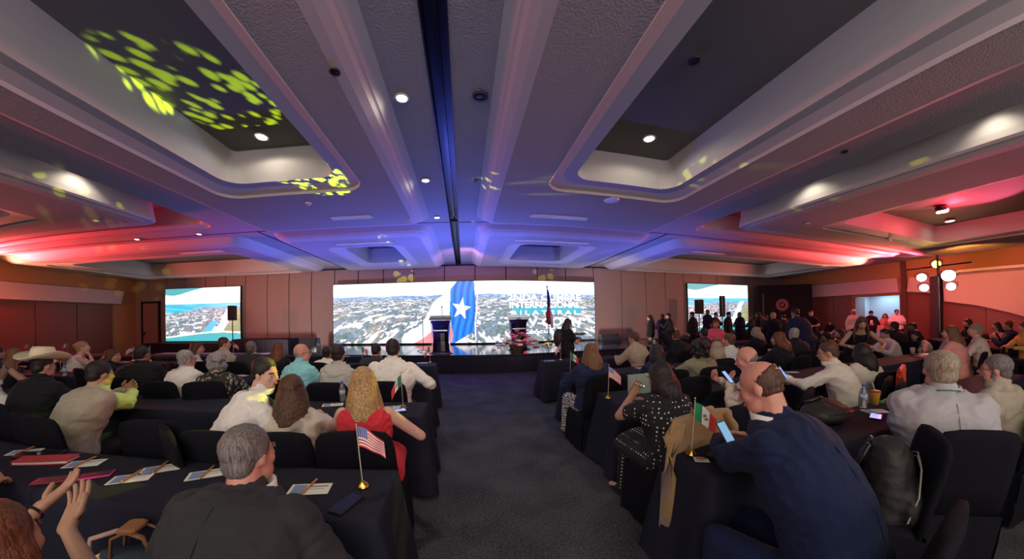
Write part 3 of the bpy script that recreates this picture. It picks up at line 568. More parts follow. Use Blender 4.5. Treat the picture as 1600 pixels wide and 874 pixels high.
q = at_z(1472, 327, 4.1); t = thing('par_lamp', 'blazing red light hanging in the right-hand ceiling recess', 'stage light', (q.x, q.y, 4.1))
obj('housing', MB().lathe([(.10, .08), (.14, .06), (.15, -.05), (.13, -.06)], n=14), acr, t, True); obj('lens', MB().lathe([(.13, -.05), (.12, -.075), (.03, -.09)], n=14), M('par_red_lens', (1, .35, .3), .3, emit=(1, .38, .30), es=70), t, True)
spot('recess_red_beam', (q.x, q.y, 3.95), (q.x - 4, q.y, 0), RED, 90, 120, .8); pl = bpy.data.lights.new('recess_red_glow', 'POINT'); pl.color = RED; pl.energy = 110; pl.shadow_soft_size = .12; po = bpy.data.objects.new('recess_red_glow', pl); COL.objects.link(po); po.location = (q.x, q.y - .25, 4.0)
q = at_z(1484, 345, 4.15); downlight(q.x, q.y, 4.14, .10, True, 'round pale downlight beside the red light in the right recess', 20)
# ---- yellow pattern (gobo) projectors
def gobo(name, loc, tgt, ang, power, scale=9., col=(.75, 1, .0), thr=.30, stretch=(1, 1, 1)):
    o = spot(name, loc, tgt, col, power, ang, .15, .02); l = o.data; l.use_nodes = True; nt = l.node_tree; e = nt.nodes['Emission']
    tc = nt.nodes.new('ShaderNodeTexCoord'); mp = nt.nodes.new('ShaderNodeMapping'); mp.inputs['Scale'].default_value = stretch; v = nt.nodes.new('ShaderNodeTexVoronoi'); v.inputs['Scale'].default_value = scale
    r = nt.nodes.new('ShaderNodeValToRGB'); c = r.color_ramp.elements; c[0].position = thr; c[0].color = (1, 1, 1, 1); c[1].position = thr + .06; c[1].color = (0, 0, 0, 1)
    nt.links.new(tc.outputs['Normal'], mp.inputs[0]); nt.links.new(mp.outputs[0], v.inputs['Vector']); nt.links.new(v.outputs['Distance'], r.inputs[0])
    nt.links.new(r.outputs[0], e.inputs['Strength']); return o
# ------------------------------------------------------------------ people
def SK(n, c): return M('skin_' + n, c, .5, bump=.05, bs=90, var=.12, spec=.35)
SKIN = {'light': SK('light', (.62, .36, .27)), 'tan': SK('tan', (.47, .26, .17)), 'brown': SK('brown', (.30, .155, .095)), 'dark': SK('dark', (.12, .06, .04)), 'ruddy': SK('ruddy', (.58, .27, .20))}
def strands(c):
    def f(nt, b, tc):
        mp = nt.nodes.new('ShaderNodeMapping'); mp.inputs['Scale'].default_value = (1, 1, .04); n = nt.nodes.new('ShaderNodeTexNoise'); n.inputs['Scale'].default_value = 170; n.inputs['Detail'].default_value = 3
        r = nt.nodes.new('ShaderNodeValToRGB'); e = r.color_ramp.elements; e[0].position = .36; e[0].color = (*[x * .5 for x in c], 1); e[1].position = .66; e[1].color = (*[min(1, x * 1.5) for x in c], 1)
        nt.links.new(tc.outputs['Object'], mp.inputs[0]); nt.links.new(mp.outputs[0], n.inputs['Vector']); nt.links.new(n.outputs['Fac'], r.inputs[0]); nt.links.new(r.outputs[0], b.inputs['Base Color'])
        bp = nt.nodes.new('ShaderNodeBump'); bp.inputs['Strength'].default_value = .6; bp.inputs['Distance'].default_value = .006; nt.links.new(n.outputs['Fac'], bp.inputs['Height']); nt.links.new(bp.outputs[0], b.inputs['Normal'])
    return f
def HR(n, c, s=90): return M('hair_' + n, c, .5, tex=strands(c), spec=.35)
HAIR = {'black': HR('black', (.018, .013, .012)), 'brown': HR('brown', (.085, .038, .020)), 'lightbrown': HR('lightbrown', (.17, .085, .04)), 'auburn': HR('auburn', (.14, .045, .02)), 'blonde': HR('blonde', (.42, .26, .11)), 'ash': HR('ash', (.30, .24, .17)), 'grey': HR('grey', (.30, .28, .26)), 'white': HR('white', (.55, .52, .48)), 'salt': HR('salt', (.16, .14, .13))}
def CL(n, c, rough=.8, **k): return M('cloth_' + n, c, rough, bump=.3, bs=150, var=.1, sheen=.04, spec=.2, **k)
CLOTH = {'black': CL('black', (.010, .010, .013)), 'charcoal': CL('charcoal', (.032, .031, .035)), 'navy': CL('navy', (.014, .022, .065)), 'navysuit': CL('navysuit', (.007, .014, .048)), 'white': CL('white', (.78, .74, .68)), 'cream': CL('cream', (.70, .63, .52)),
         'beige': CL('beige', (.42, .37, .28)), 'greysuit': CL('greysuit', (.42, .41, .42)), 'teal': CL('teal', (.25, .58, .64)), 'red': CL('red', (.62, .035, .05)), 'pink': CL('pink', (.85, .12, .20)), 'olive': CL('olive', (.25, .22, .14)), 'tan': CL('tan', (.40, .29, .17)),
         'khaki': CL('khaki', (.38, .31, .22)), 'darkred': CL('darkred', (.20, .05, .06)), 'palegrey': CL('palegrey', (.55, .54, .52)), 'yellow': CL('yellow', (.7, .5, .12)), 'lime': CL('lime', (.55, .78, .10)), 'navydress': CL('navydress', (.02, .02, .05)), 'rose': CL('rose', (.75, .32, .26)),
         'polka': M('cloth_polka', (.02, .02, .02), .8, tex=vor(32, (.85, .82, .78), (.012, .012, .014), .20, 0., soft=.03)), 'plaid': M('cloth_plaid', (.5, .48, .42), .8, tex=wave(22, (.50, .48, .42), (.34, .34, .31), .3, 'Z', .55, .1)),
         'satin': M('cloth_satin', (.55, .47, .38), .38, tex=vor(9, (.30, .25, .20), (.58, .50, .41), .28, 1., soft=.3), sheen=.3), 'leaf': M('cloth_leaf', (.1, .1, .08), .8, tex=vor(26, (.34, .31, .22), (.025, .028, .022), .36, 1., stretch=(1, 1, .5), soft=.05)),
         'zebra': M('cloth_zebra', (.1, .1, .1), .8, tex=wave(11, (.03, .03, .035), (.62, .60, .56), 9, 'Z', .45, .1)), 'lace': M('cloth_lace', (.7, .6, .5), .8, tex=vor(30, (.25, .18, .14), (.72, .60, .50), .2, 1.))}
EYEW = M('eye_white', (.8, .78, .75), .2); EYED = M('eye_dark', (.03, .02, .015), .15); LIP = M('lip', (.42, .14, .12), .4); BLACKP = M('black_plastic', (.01, .01, .012), .3, spec=.5)
def evalmesh(mb, voxel, smooth_it=4, wr=0., wscale=9., seed=0):
    me = mb.mesh('t', []) if False else None
    me = bpy.data.meshes.new('t'); me.from_pydata(mb.v, [], mb.f); me.update()
    import bmesh
    bm = bmesh.new(); bm.from_mesh(me); bmesh.ops.recalc_face_normals(bm, faces=bm.faces); bm.to_mesh(me); bm.free()
    o = bpy.data.objects.new('t', me); COL.objects.link(o)
    m = o.modifiers.new('r', 'REMESH'); m.mode = 'VOXEL'; m.voxel_size = voxel
    if smooth_it: k = o.modifiers.new('s', 'SMOOTH'); k.factor = .5; k.iterations = smooth_it
    dg = bpy.context.evaluated_depsgraph_get(); r = bpy.data.meshes.new_from_object(o.evaluated_get(dg))
    bpy.data.objects.remove(o); bpy.data.meshes.remove(me)
    if wr:
        n = len(r.vertices); co = np.empty(n * 3); r.vertices.foreach_get('co', co); co = co.reshape(-1, 3)
        nn = np.empty(n * 3); r.vertex_normals.foreach_get('vector', nn); nn = nn.reshape(-1, 3)
        x, y, z = co.T; sx = seed * 3.7; N = noise.noise
        P = co * wscale; q = [N(Vector((p[0] * .7 + sx, p[1] * .7, p[2] * .7))) for p in P]
        d = np.array([(1 - abs(N(Vector((p[0] * .8 + w_ * 1.4 + sx, p[1] * .8, p[2] * 1.9 + w_ * 1.8 + sx * .3)))) * 3.2) for p, w_ in zip(P, q)])
        d = np.clip(d, -.6, 1) * .8 + np.array(q) * .9
        co += nn * (d * wr)[:, None]; r.vertices.foreach_set('co', co.ravel()); r.update()
    r.shade_smooth()
    return r
def addraw(me, mb):                                        # append extra closed pieces (fingers, eyelids) to an evaluated mesh
    n = len(me.vertices); vs = [tuple(v.co) for v in me.vertices] + list(mb.v); fs = [tuple(p.vertices) for p in me.polygons] + [tuple(i + n for i in f) for f in mb.f]
    r = bpy.data.meshes.new('b'); r.from_pydata(vs, [], fs); r.update(); r.shade_smooth(); bpy.data.meshes.remove(me); return r
def ik(a, t, l1, l2, pole):
    a = Vector(a); t = Vector(t); d = t - a; L = min(d.length, (l1 + l2) * .985); d.normalize(); t = a + d * L
    c = (l1 * l1 - l2 * l2 + L * L) / (2 * L); h = math.sqrt(max(1e-6, l1 * l1 - c * c)); p = Vector(pole); p = p - d * p.dot(d)
    if p.length < 1e-4: p = Vector((0, 0, -1))
    return a + d * c + p.normalized() * h, t
def hand(mb, fing, w_, d, up, side, curl=.5, s=1., spread=.25):
    """palm into mb, five unequal bent fingers into fing; d = pointing direction, up = back-of-hand normal, side=+1 right hand"""
    d = Vector(d).normalized(); up = Vector(up); up = (up - d * up.dot(d)).normalized(); lat = d.cross(up).normalized() * side   # lat points to the little-finger side
    w_ = Vector(w_); s *= 1.0
    for k in (-.026, -.009, .009, .026): mb.capsule(w_ + lat * k * s * .6, w_ + d * .085 * s + lat * k * s, .019 * s, .014 * s, 8, flat=1)
    for k, (off, L, r) in enumerate([(-.030, .072, .0088), (-.010, .082, .0092), (.010, .076, .0088), (.029, .060, .0078)]):
        p = w_ + d * .082 * s + lat * off * s; dd = (d + lat * off * spread * 20 * .5).normalized(); pts = [p - d * .012]; a = 0
        for q in (.45, .32, .23):
            a += curl * (.9 if q > .4 else .8); v = dd * cos(a) - up * sin(a); p = pts[-1] + v * L * q * s + (d * .012 if len(pts) == 1 else Vector()); pts.append(p)
        pts.append(pts[-1] + v * .004); fing.tube(pts, [r * s, r * s * 1.0, r * s * .95, r * s * .8, r * s * .35], 7)
    b = w_ + d * .022 * s - lat * .024 * s; t = (d * .55 - lat * .75 - up * (.2 + .5 * curl)).normalized(); t2 = (d * .9 - lat * .25 - up * (.2 + .7 * curl)).normalized()
    fing.tube([b, b + t * .035 * s, b + t * .035 * s + t2 * .028 * s, b + t * .035 * s + t2 * .050 * s, b + t * .035 * s + t2 * .055 * s], [.012 * s, .0125 * s, .0105 * s, .008 * s, .003 * s], 7)
PEOPLE = []
HEADS = []
def person(label, head, yaw=0, hyaw=0, pitch=0, roll=0, lean=.18, stand=False, skin='light', hair='short', hc='black', top='shirt', tc='white', pants='black', sleeve='long', b=1., sw=1., hands=('table', 'table'), hl=.35,
           group=None, vox=None, sc=1., extra=(), collar=True, z=None, hdir=None, skirt=False, hs=1., shoe='black', shoe_show=False, category='person', face=None, bend=0., palm=None):
    """head=(px,py,Y) or (x,y,z) tuple when py<50 and float; yaw in degrees, 0 faces the stage, + turns left"""
    if len(head) == 4: H = Vector(head[:3])
    else: H = at_y(*head)
    if z: H.z = z
    dist = hypot(H.x, H.y); v = vox or (.0085 if dist < 2.4 else .011 if dist < 4 else .015 if dist < 7 else .019)
    sd = len(PEOPLE)
    hz = H.z; yr = radians(yaw); fw = Vector((-sin(yr), cos(yr), 0))
    S = sc
    if stand: lean_ = lean; hipz = .93 * min(1.05, hz / 1.62) ; 
    else: lean_ = lean; hipz = .50
    base = H - fw * lean_; root = thing('person', label, category, (base.x, base.y, 0), yr, group)
    # ---- local frame: x right, y forward
    hd = Vector((0, lean_, hz)); nk = hd + Vector((0, -.03 - .02 * (pitch > 15), -.122 * S)); hip = Vector((0, 0, hipz))
    mid = (nk + hip) / 2 + Vector((0, -.05 - .35 * max(0, lean_ - .2), .0)); L = (nk - hip).length
    def spine(t):
        return hip * (1 - t)**2 + mid * 2 * t * (1 - t) + nk * t * t
    def tang(t): return (spine(min(1, t + .02)) - spine(max(0, t - .02))).normalized()
    RX = Vector((1, 0, 0)); w1 = b
    prof = [(-.10, .13, .10), (0, .178, .125), (.12, .178, .13), (.28, .158, .118), (.45, .160, .122), (.62, .176, .125), (.78, .182, .112), (.88, .150, .092), (.95, .095, .068), (1.0, .062, .056)]
    def torso(mb, inf, t0=-.1, t1=1.1, bell=1., n=20, hem=0.):
        rg = []
        for t, w_, d_ in prof:
            if t < t0 or t > t1: continue
            c = spine(t) if t >= 0 else hip + Vector((0, 0, t * .9)); T = tang(max(t, 0)); F = T.cross(RX) * -1 if T.cross(RX).y < 0 else T.cross(RX)
            bw_ = 1 + (w1 - 1) * (1.0 if t < .7 else .6 if t < .9 else .2); bd_ = 1 + (w1 - 1) * (1.5 if t < .5 else .8 if t < .9 else .2)
            ww = w_ * bw_ * (sw if t > .5 else 1) + inf + hem * max(0, .3 - t); dd = d_ * bd_ + inf + hem * max(0, .3 - t)
            rg.append([c + RX * (abs(cos(a)) ** .85 * (1 if cos(a) > 0 else -1)) * ww + F * (abs(sin(a)) ** .9 * (1 if sin(a) > 0 else -1)) * dd for a in [2 * pi * k / n for k in range(n)]])
        mb.loft(rg)
    T9 = tang(.9); shw = .175 * sw * (1 + (w1 - 1) * .5) * S
    sh = {q: spine(.86) + RX * q * shw + Vector((0, .0, -.01)) for q in (-1, 1)}
    # arm targets
    tg = {}
    for q, h in ((-1, hands[0]), (1, hands[1])):
        if h == 'table': t_ = Vector((q * .13, lean_ + .30, .79))
        elif h == 'wide': t_ = Vector((q * .30, lean_ + .26, .79))
        elif h == 'phone': t_ = Vector((q * .06, lean_ + .26, .90))
        elif h == 'lap': t_ = Vector((q * .14, .30, .62))
        elif h == 'side': t_ = sh[q] + Vector((q * .07, .03, -.52))
        elif h == 'front': t_ = Vector((q * .07, .20 + lean_, hipz + .18))
        elif h == 'chest': t_ = Vector((q * .07, .26 + lean_ * .8, hz - .38))
        elif h == 'chin': t_ = hd + Vector((q * .05, .10, -.17))
        elif h == 'headtop': t_ = hd + Vector((q * .07, -.03, .10))
        else: t_ = Vector(h)
        pole = Vector((q * 1.0, -.35, -.8)) if h not in ('headtop',) else Vector((q * 1, -.2, .5))
        l1, l2 = .285 * S, .25 * S; e, w_ = ik(sh[q], t_, l1, l2, pole); tg[q] = (e, w_, h)
    sk = SKIN[skin]; bm_ = MB(); fg = MB()
    torso(bm_, -.022)
    up_ = Vector((0, 0, 1))
    Rh = Matrix.Rotation(radians(hyaw), 3, 'Z') @ Matrix.Rotation(radians(-pitch), 3, 'X') @ Matrix.Rotation(radians(roll), 3, 'Y'); hsz = .98 * hs
    def hp(x, y, z_): return hd + Rh @ (Vector((x, y, z_)) * hsz)
    def hell(mb, c, r, n=16, m=10): mb.ell(hp(*c), tuple(k * hsz for k in r), Rh, n, m)
    bm_.capsule(spine(.93), hp(0, -.02, -.04), .062 * (1 + (b - 1) * .5), .056, 12)
    hell(bm_, (0, -.012, .022), (.074, .094, .086)); hell(bm_, (0, .030, -.035), (.058, .060, .072)); hell(bm_, (0, .045, -.088), (.034, .038, .026)); hell(bm_, (0, .066, .006), (.050, .026, .030)); hell(bm_, (0, .070, -.050), (.030, .026, .034))
    if b > 1.1: hell(bm_, (0, .03, -.075), (.064, .06, .045))
    for q in (-1, 1):
        hell(bm_, (q * .036, .058, -.028), (.026, .026, .024), 10, 6); hell(bm_, (q * .076, -.004, -.012), (.010, .019, .031), 8, 6)
    bm_.capsule(hp(0, .088, .004), hp(0, .108, -.028), .008, .013, 8)
    for q in (-1, 1):
        e, w_, h = tg[q]; dr = (w_ - e).normalized(); k = 1 + (b - 1) * .7
        bm_.capsule(sh[q] + Vector((-q * .02, 0, 0)), e, .048 * k, .038 * k, 12); bm_.capsule(e, w_, .037 * k, .026 * k, 12)
        bend_d = dr
        upn = Vector((0, 0, 1)) if h in ('table', 'wide', 'lap', 'phone') else Vector((q, 0, .2)) if h == 'side' else Vector((0, 1, .4))
        if palm: upn = Vector(palm[0 if q < 0 else 1])
        if h in ('table', 'wide'): bend_d = (dr + Vector((-q * .4, .3, .25))).normalized()
        if h == 'phone': bend_d = (dr + Vector((-q * .5, .5, .3))).normalized(); upn = Vector((q * .6, .1, -.8))
        if h == 'headtop': bend_d = (dr + Vector((-q * 1.2, .6, .2))).normalized(); upn = Vector((0, -.2, 1))
        if hdir: bend_d = Vector(hdir) + dr * 1.1
        hand(bm_, fg, w_, bend_d, upn, q, .85 if h in ('phone', 'headtop') else .25 if palm else .45, 1.02 * S * (1 if skirt or b <= 1 else 1.05), .25 if not palm else .6)
    # legs
    lg = {}
    for q in (-1, 1):
        hj = hip + Vector((q * .095 * w1, 0, -.02))
        if stand: kn = Vector((q * .11, .03 + bend * 0, hipz * .53)); an = Vector((q * .115, -.02, .085))
        else: kn = Vector((q * .14, .43, .50)); an = Vector((q * .15, .40, .09))
        lg[q] = (hj, kn, an); bm_.capsule(hj, kn, .072, .050, 12); bm_.capsule(kn, an, .047, .033, 12); bm_.capsule(an + Vector((0, -.02, -.03)), an + Vector((q * .02, .15, -.05)), .033, .028, 8)
    me = evalmesh(bm_, v, 3 if v < .01 else 2); me = addraw(me, fg); me.materials.append(sk); body = link('body', me, root)
    near = dist < 8.5
    # ---- face details
    if near or face:
        for q in (-1, 1):
            e_ = MB(); hell(e_, (q * .031, .0735, -.006), (.013, .009, .0065), 10, 6); eo = obj('eye', e_, EYEW, root, True)
            i_ = MB(); hell(i_, (q * .031, .0805, -.006), (.0058, .003, .0055), 8, 5); obj('iris', i_, EYED, eo, True)
            br = MB(); br.tube([hp(q * .014, .088, .014), hp(q * .032, .088, .020), hp(q * .052, .074, .013)], .0045, 6); obj('eyebrow', br, HAIR[hc if hc not in ('white',) else 'grey'], root, True)
        l_ = MB(); hell(l_, (0, .0935, -.060), (.024, .007, .008), 10, 6); obj('mouth', l_, LIP, root, True)
    # ---- clothing
    cm = CLOTH[tc]; inf = {'shirt': .010, 'blouse': .012, 'jacket': .024, 'dress': .010, 'tee': .010}[top]
    s_ = MB(); torso(s_, inf, -.1, .96 if sleeve != 'none' else .88, hem=.05 if top == 'jacket' else .03)
    if top == 'jacket' and stand:
        s_.loft([[hip + Vector((cos(a) * .205 * w1, sin(a) * .15 * w1 - .01, z_)) for a in [2 * pi * k / 18 for k in range(18)]] for z_ in (-.17, .05)])
    k = 1 + (b - 1) * .7
    for q in (-1, 1):
        e, w_, h = tg[q]
        if sleeve != 'none': s_.capsule(sh[q] + Vector((-q * .03, 0, .0)), sh[q] + (e - sh[q]) * (.55 if sleeve == 'short' else 1.0), .054 * k + inf, (.05 if sleeve == 'short' else .040) * k + inf, 14)
        else: s_.capsule(spine(.84) + RX * q * shw * .55, spine(.93) + RX * q * .07, .045 + inf, .03, 10)
        if sleeve in ('long', 'rolled'):
            f = .93 if sleeve == 'long' else .45; s_.capsule(e, e + (w_ - e) * f, .042 * k + inf * .7, (.031 if sleeve == 'long' else .042) * k + inf * .7, 14)
    if sleeve != 'none':
        s_.capsule(spine(.90) - RX * .10, spine(.90) + RX * .10, .06 + inf * .5, .06 + inf * .5, 12); s_.capsule(spine(.84), spine(.985) + Vector((0, -.008, .012 if collar else -.01)), .095, .066 * (1 + (b - 1) * .5), 14)
    cmesh = evalmesh(s_, max(v, .0095), 3, .0105 if top in ('shirt', 'blouse', 'tee') else .0085, 8.0 if dist < 5 else 7, sd); cmesh.materials.append(cm)
    garment = link({'shirt': 'shirt', 'blouse': 'blouse', 'jacket': 'jacket', 'dress': 'dress', 'tee': 'tee_shirt'}[top], cmesh, root)
    if collar and sleeve != 'none' and top != 'dress':
        c_ = MB(); n_ = 20; T = tang(1.0); F = Vector((0, 1, .1)).normalized(); o_ = spine(.955)
        rg = []
        for rr, hh in ((.080, -.005), (.075, .060), (.082, .062), (.100, .012)):
            rg.append([o_ + RX * cos(a) * rr * (1 + (b - 1) * .5) + F * sin(a) * rr * .98 + T * (hh - .018 * max(0, sin(a))) for a in [pi / 2 + .25 + (2 * pi - .5) * k_ / n_ for k_ in range(n_ + 1)]])
        c_.loft(rg, closed=False, caps=False); o2 = obj('collar', c_, CLOTH['white'] if top == 'jacket' and tc in ('navysuit', 'charcoal') else cm, root, True)
        if top == 'jacket':
            c_ = MB(); rg = []
            for rr, hh in ((.094, -.01), (.088, .040), (.102, .043), (.148, -.018)):
                rg.append([o_ + RX * cos(a) * rr * (1 + (b - 1) * .5) + F * sin(a) * rr + T * (hh - .05 * max(0, sin(a))) for a in [pi / 2 + .35 + (2 * pi - .7) * k_ / n_ for k_ in range(n_ + 1)]])
            c_.loft(rg, closed=False, caps=False); obj('lapel_collar', c_, cm, root, True)
    if top == 'jacket' and dist < 3.4:
        F0 = lambda t: (tang(t).cross(RX) * (-1 if tang(t).cross(RX).y < 0 else 1)); pd_ = lambda t: np.interp(t, [p_[0] for p_ in prof], [p_[2] for p_ in prof]) * (1 + (w1 - 1) * (1.5 if t < .5 else .8)) + inf
        obj('back_seam', MB().tube([spine(t) - F0(t) * (pd_(t) + .003) for t in [.02 + .84 * k_ / 14 for k_ in range(15)]], .0028, 5), cm, root, True)
    # trousers or skirt
    lv = max(v * 1.3, .014); p_ = MB(); pin = .016; n = 18
    p_.loft([[hip + Vector((cos(a) * w_ * (1 + (w1 - 1) * .9), sin(a) * d_ * (1 + (w1 - 1) * .9) + .0, z_)) for a in [2 * pi * k_ / n for k_ in range(n)]] for z_, w_, d_ in ((-.10, .16, .13), (-.03, .188, .145), (.04, .182, .135), (.09, .172, .125))])
    for q in (-1, 1):
        hj, kn, an = lg[q]; fl_ = 1.35 if tc == 'zebra' or pants == 'zebra' else 1
        p_.capsule(hj, kn, .084 * w1 + .008, .062 + .008, 14); p_.capsule(kn, an + Vector((0, 0, .02)), .060 * fl_ + .006, .050 * fl_ ** 2, 14)
    if skirt:
        if stand: p_.loft([[hip + Vector((cos(a) * w_ * w1, sin(a) * w_ * .8 * w1, z_)) for a in [2 * pi * k_ / 18 for k_ in range(18)]] for z_, w_ in ((-.62, .26), (-.3, .22), (0, .19))])
        else: p_.loft([[Vector((cos(a) * .24, y_, .48 + sin(a) * .115)) for a in [2 * pi * k_ / 18 for k_ in range(18)]] for y_ in (0, .25, .47)])
    pm = evalmesh(p_, lv, 2, .004, 8, sd + 3); pm.materials.append(CLOTH[pants]); link('skirt' if skirt else 'trousers', pm, root)
    for q in (-1, 1):
        hj, kn, an = lg[q]; f_s = MB(); f_s.loft([[Vector((an.x + cos(a) * w_, an.y + y_ + sin(a) * 0, 0)) + Vector((0, 0, h_ * (.5 + .5 * sin(a)) + .005)) for a in [2 * pi * k_ / 12 for k_ in range(12)]] for y_, w_, h_ in ((-.07, .030, .07), (-.04, .038, .10), (.04, .042, .085), (.12, .046, .06), (.18, .036, .045), (.20, .018, .03))])
        obj('shoe', f_s, CLOTH[shoe], root, True)
    # ---- hair
    hm = HAIR[hc]; h_ = MB(); hv = max(v * .9, .008); rn = random.Random(sd * 3 + 1)
    if hair in ('short', 'cap', 'curly', 'thin', 'hat'):
        hell(h_, (0, -.020, .034), (.081, .096, .086)); hell(h_, (0, -.052, -.022), (.068, .055, .062)); 
        for q in (-1, 1): hell(h_, (q * .070, -.008, .020), (.013, .034, .040), 8, 6)
        if hair == 'curly':
            for k in range(70):
                a = rn.uniform(0, 2 * pi); t = rn.uniform(-.9, 1); r = math.sqrt(1 - t * t)
                x, y, z_ = r * cos(a), r * sin(a), t
                if y > .45 and z_ < .35: continue
                hell(h_, (x * .10, -.035 + y * .10, .02 + z_ * .105 - .03 * (z_ < 0)), (.028,) * 3, 6, 4)
    elif hair in ('bald', 'fringe'):
        zt_ = {'bald': .005, 'fringe': .045}[hair]
        for k in range(33):
            a = radians(172 + 196 * k / 32); fr = abs(k - 16) / 16; zt_ = {'bald': .012, 'fringe': .062}[hair] - .04 * fr ** 2
            for j in range(5):
                zz = -.066 + .045 * fr ** 2 + (zt_ + .066 - .045 * fr ** 2) * j / 4; rz_ = math.sqrt(max(.1, 1 - ((zz - .022) / .086) ** 2))
                hell(h_, (cos(a) * .0665 * rz_, -.013 + sin(a) * .0865 * rz_, zz), (.0105 - .003 * (j == 4), .0105 - .003 * (j == 4), .019), 7, 5)
    elif hair in ('long', 'bun', 'bob'):
        hell(h_, (0, -.022, .034), (.085, .100, .089)); hell(h_, (0, -.055, -.025), (.078, .062, .08))
        if hair == 'bun': hell(h_, (0, -.125, .03), (.042, .038, .042), 10, 7); hell(h_, (0, -.06, -.05), (.055, .045, .04))
        else:
            Lh = hl if hair == 'long' else .16
            for k in range(22):
                a = radians(170 + 200 * k / 21 + rn.uniform(-4, 4)); x0, y0 = cos(a) * .078, sin(a) * .088 - .01
                bk_ = max(0, -sin(a)); x1 = x0 * (1.25 if hair == 'long' else 1.05); y1 = y0 - .035 - .05 * bk_; ln = Lh * rn.uniform(.82, 1.08) * (.75 + .25 * bk_)
                p0 = hp(x0 * .8, y0 * .8, .06); p1 = hp(x0 * 1.06, y0 * 1.05 - .01, -.02); p2 = hd + Vector((x1 * 1.15, y1, -.02 - ln * .55)); p3 = hd + Vector((x1 * (1.1 if hair == 'long' else .95) + rn.uniform(-.01, .01), y1 - .012 + rn.uniform(-.01, .01), -.02 - ln))
                if hyaw or pitch: q_ = Matrix.Rotation(radians(hyaw * .8), 3, 'Z'); p2 = hd + q_ @ (p2 - hd); p3 = hd + q_ @ (p3 - hd)
                r0 = .022; h_.tube([p0, p1, (p1 + p2) / 2 + Vector((0, -.012, 0)), p2, p3, p3 + Vector((0, 0, -.02))], [r0 * .8, r0, r0 * 1.1, r0, r0 * .75, .006], 7)
    if h_.v:
        hmsh = evalmesh(h_, hv, 2 if hair != 'curly' else 1, .0035 if hair in ('long', 'bob', 'bun') else .002, 26, sd); hmsh.materials.append(hm); link('hair', hmsh, root)
    if hair == 'cap':
        c_ = MB(); hell(c_, (0, -.018, .045), (.088, .103, .088)); hm2 = evalmesh(c_, .012, 1); hm2.materials.append(CLOTH['black']); co_ = link('cap', hm2, root)
        br = MB(); br.loft([[hp(x, y, .045) for x, y in ((-.075, .06), (-.06, .13), (0, .165), (.06, .13), (.075, .06))], [hp(x, y, .052) for x, y in ((-.075, .06), (-.06, .13), (0, .165), (.06, .13), (.075, .06))]]); obj('brim', br, CLOTH['black'], co_, True)
    if hair == 'hat':
        straw = M('straw_hat', (.80, .72, .50), .8, bump=.4, bs=150); n_ = 36; rg = []
        for kk, (r, z_) in enumerate([(.088, .06), (.12, .058), (.16, .062), (.195, .078), (.197, .084), (.16, .070), (.12, .066), (.092, .068), (.088, .10), (.082, .15), (.070, .178), (.045, .165), (.01, .158)]):
            row = []
            for j in range(n_):
                a = 2 * pi * j / n_; curl = max(0, (r - .1)) * .55 * (abs(cos(a)) ** 2) * 1.0; front = -.02 * max(0, abs(sin(a))) * (r > .15); dent = -.028 * max(0, 1 - abs(cos(a)) * 2.2) * (r < .075) * 1.0
                row.append(hp(cos(a) * r * (1.0 if r > .1 else .95), -.012 + sin(a) * r * (1.15 if r > .1 else 1.22), z_ + curl + front + dent))
            rg.append(row)
        c_ = MB(); c_.loft(rg); ho = obj('cowboy_hat', c_, straw, root, True)
        bd_ = MB(); bd_.loft([[hp(cos(a) * r * .97, -.012 + sin(a) * r * 1.2, z_) for a in [2 * pi * j / n_ for j in range(n_)]] for r, z_ in ((.092, .071), (.092, .088), (.089, .088), (.089, .071))], caps=False); obj('hat_band', bd_, BLACKP, ho, True)
    # ---- extras
    for ex in extra:
        if ex == 'glasses':
            g_ = MB()
            for q in (-1, 1): g_.tube([hp(q * .033 + .021 * cos(a), .098, -.006 + .016 * sin(a)) for a in [2 * pi * j / 12 for j in range(13)]], .0022, 5); g_.tube([hp(q * .054, .097, 0), hp(q * .078, .02, -.003), hp(q * .078, -.01, -.012)], .0022, 5)
            g_.tube([hp(-.012, .099, -.003), hp(.012, .099, -.003)], .002, 5); obj('glasses', g_, BLACKP, root)
        if ex == 'beard':
            g_ = MB(); hell(g_, (0, .031, -.074), (.060, .061, .047)); hell(g_, (0, .086, -.046), (.026, .014, .009), 8, 5)
            for q in (-1, 1): hell(g_, (q * .058, .012, -.035), (.011, .018, .034), 8, 6)
            o_ = evalmesh(g_, .009, 1, .002, 30, sd); o_.materials.append(hm); link('beard', o_, root)
        if ex == 'lanyard':
            g_ = MB(); o_ = spine(.965)
            g_.tube([o_ + Vector((.09, .11, -.10)), o_ + Vector((.092, .03, -.005)), o_ + Vector((.05, -.075, .035)), o_ + Vector((0, -.088, .04)), o_ + Vector((-.05, -.075, .035)), o_ + Vector((-.092, .03, -.005)), o_ + Vector((-.09, .11, -.10))], .006, 5, flat=.6); obj('lanyard', g_, M('lanyard_green', (.04, .20, .10), .6), root)
        if ex == 'badge': g_ = MB(); c = spine(.55); g_.box(c.x - .045, c.x + .045, c.y + .14 * b, c.y + .15 * b, c.z - .06, c.z + .06); obj('badge', g_, M('badge_white', (.8, .8, .8), .5), root)
        if ex == 'watch': 
            e, w_, h = tg[1]; d_ = (w_ - e).normalized(); obj('wristwatch', MB().tube([w_ - d_ * .02, w_ - d_ * .002], .031, 12), M('watch_pale', (.8, .78, .75), .3, .5), root)
        if ex == 'bracelet': e, w_, h = tg[-1]; d_ = (w_ - e).normalized(); obj('bracelet', MB().tube([w_ - d_ * .03, w_ - d_ * .02], .032, 12), BLACKP, root)
        if ex == 'hairclip': obj('hair_band', MB().tube([hp(.085 * cos(a), -.02, .035 + .092 * sin(a)) for a in [pi * j / 12 for j in range(13)]], .006, 5), BLACKP, root)
    PEOPLE.append(root); HEADS.append((label, tuple(round(x, 2) for x in H)))
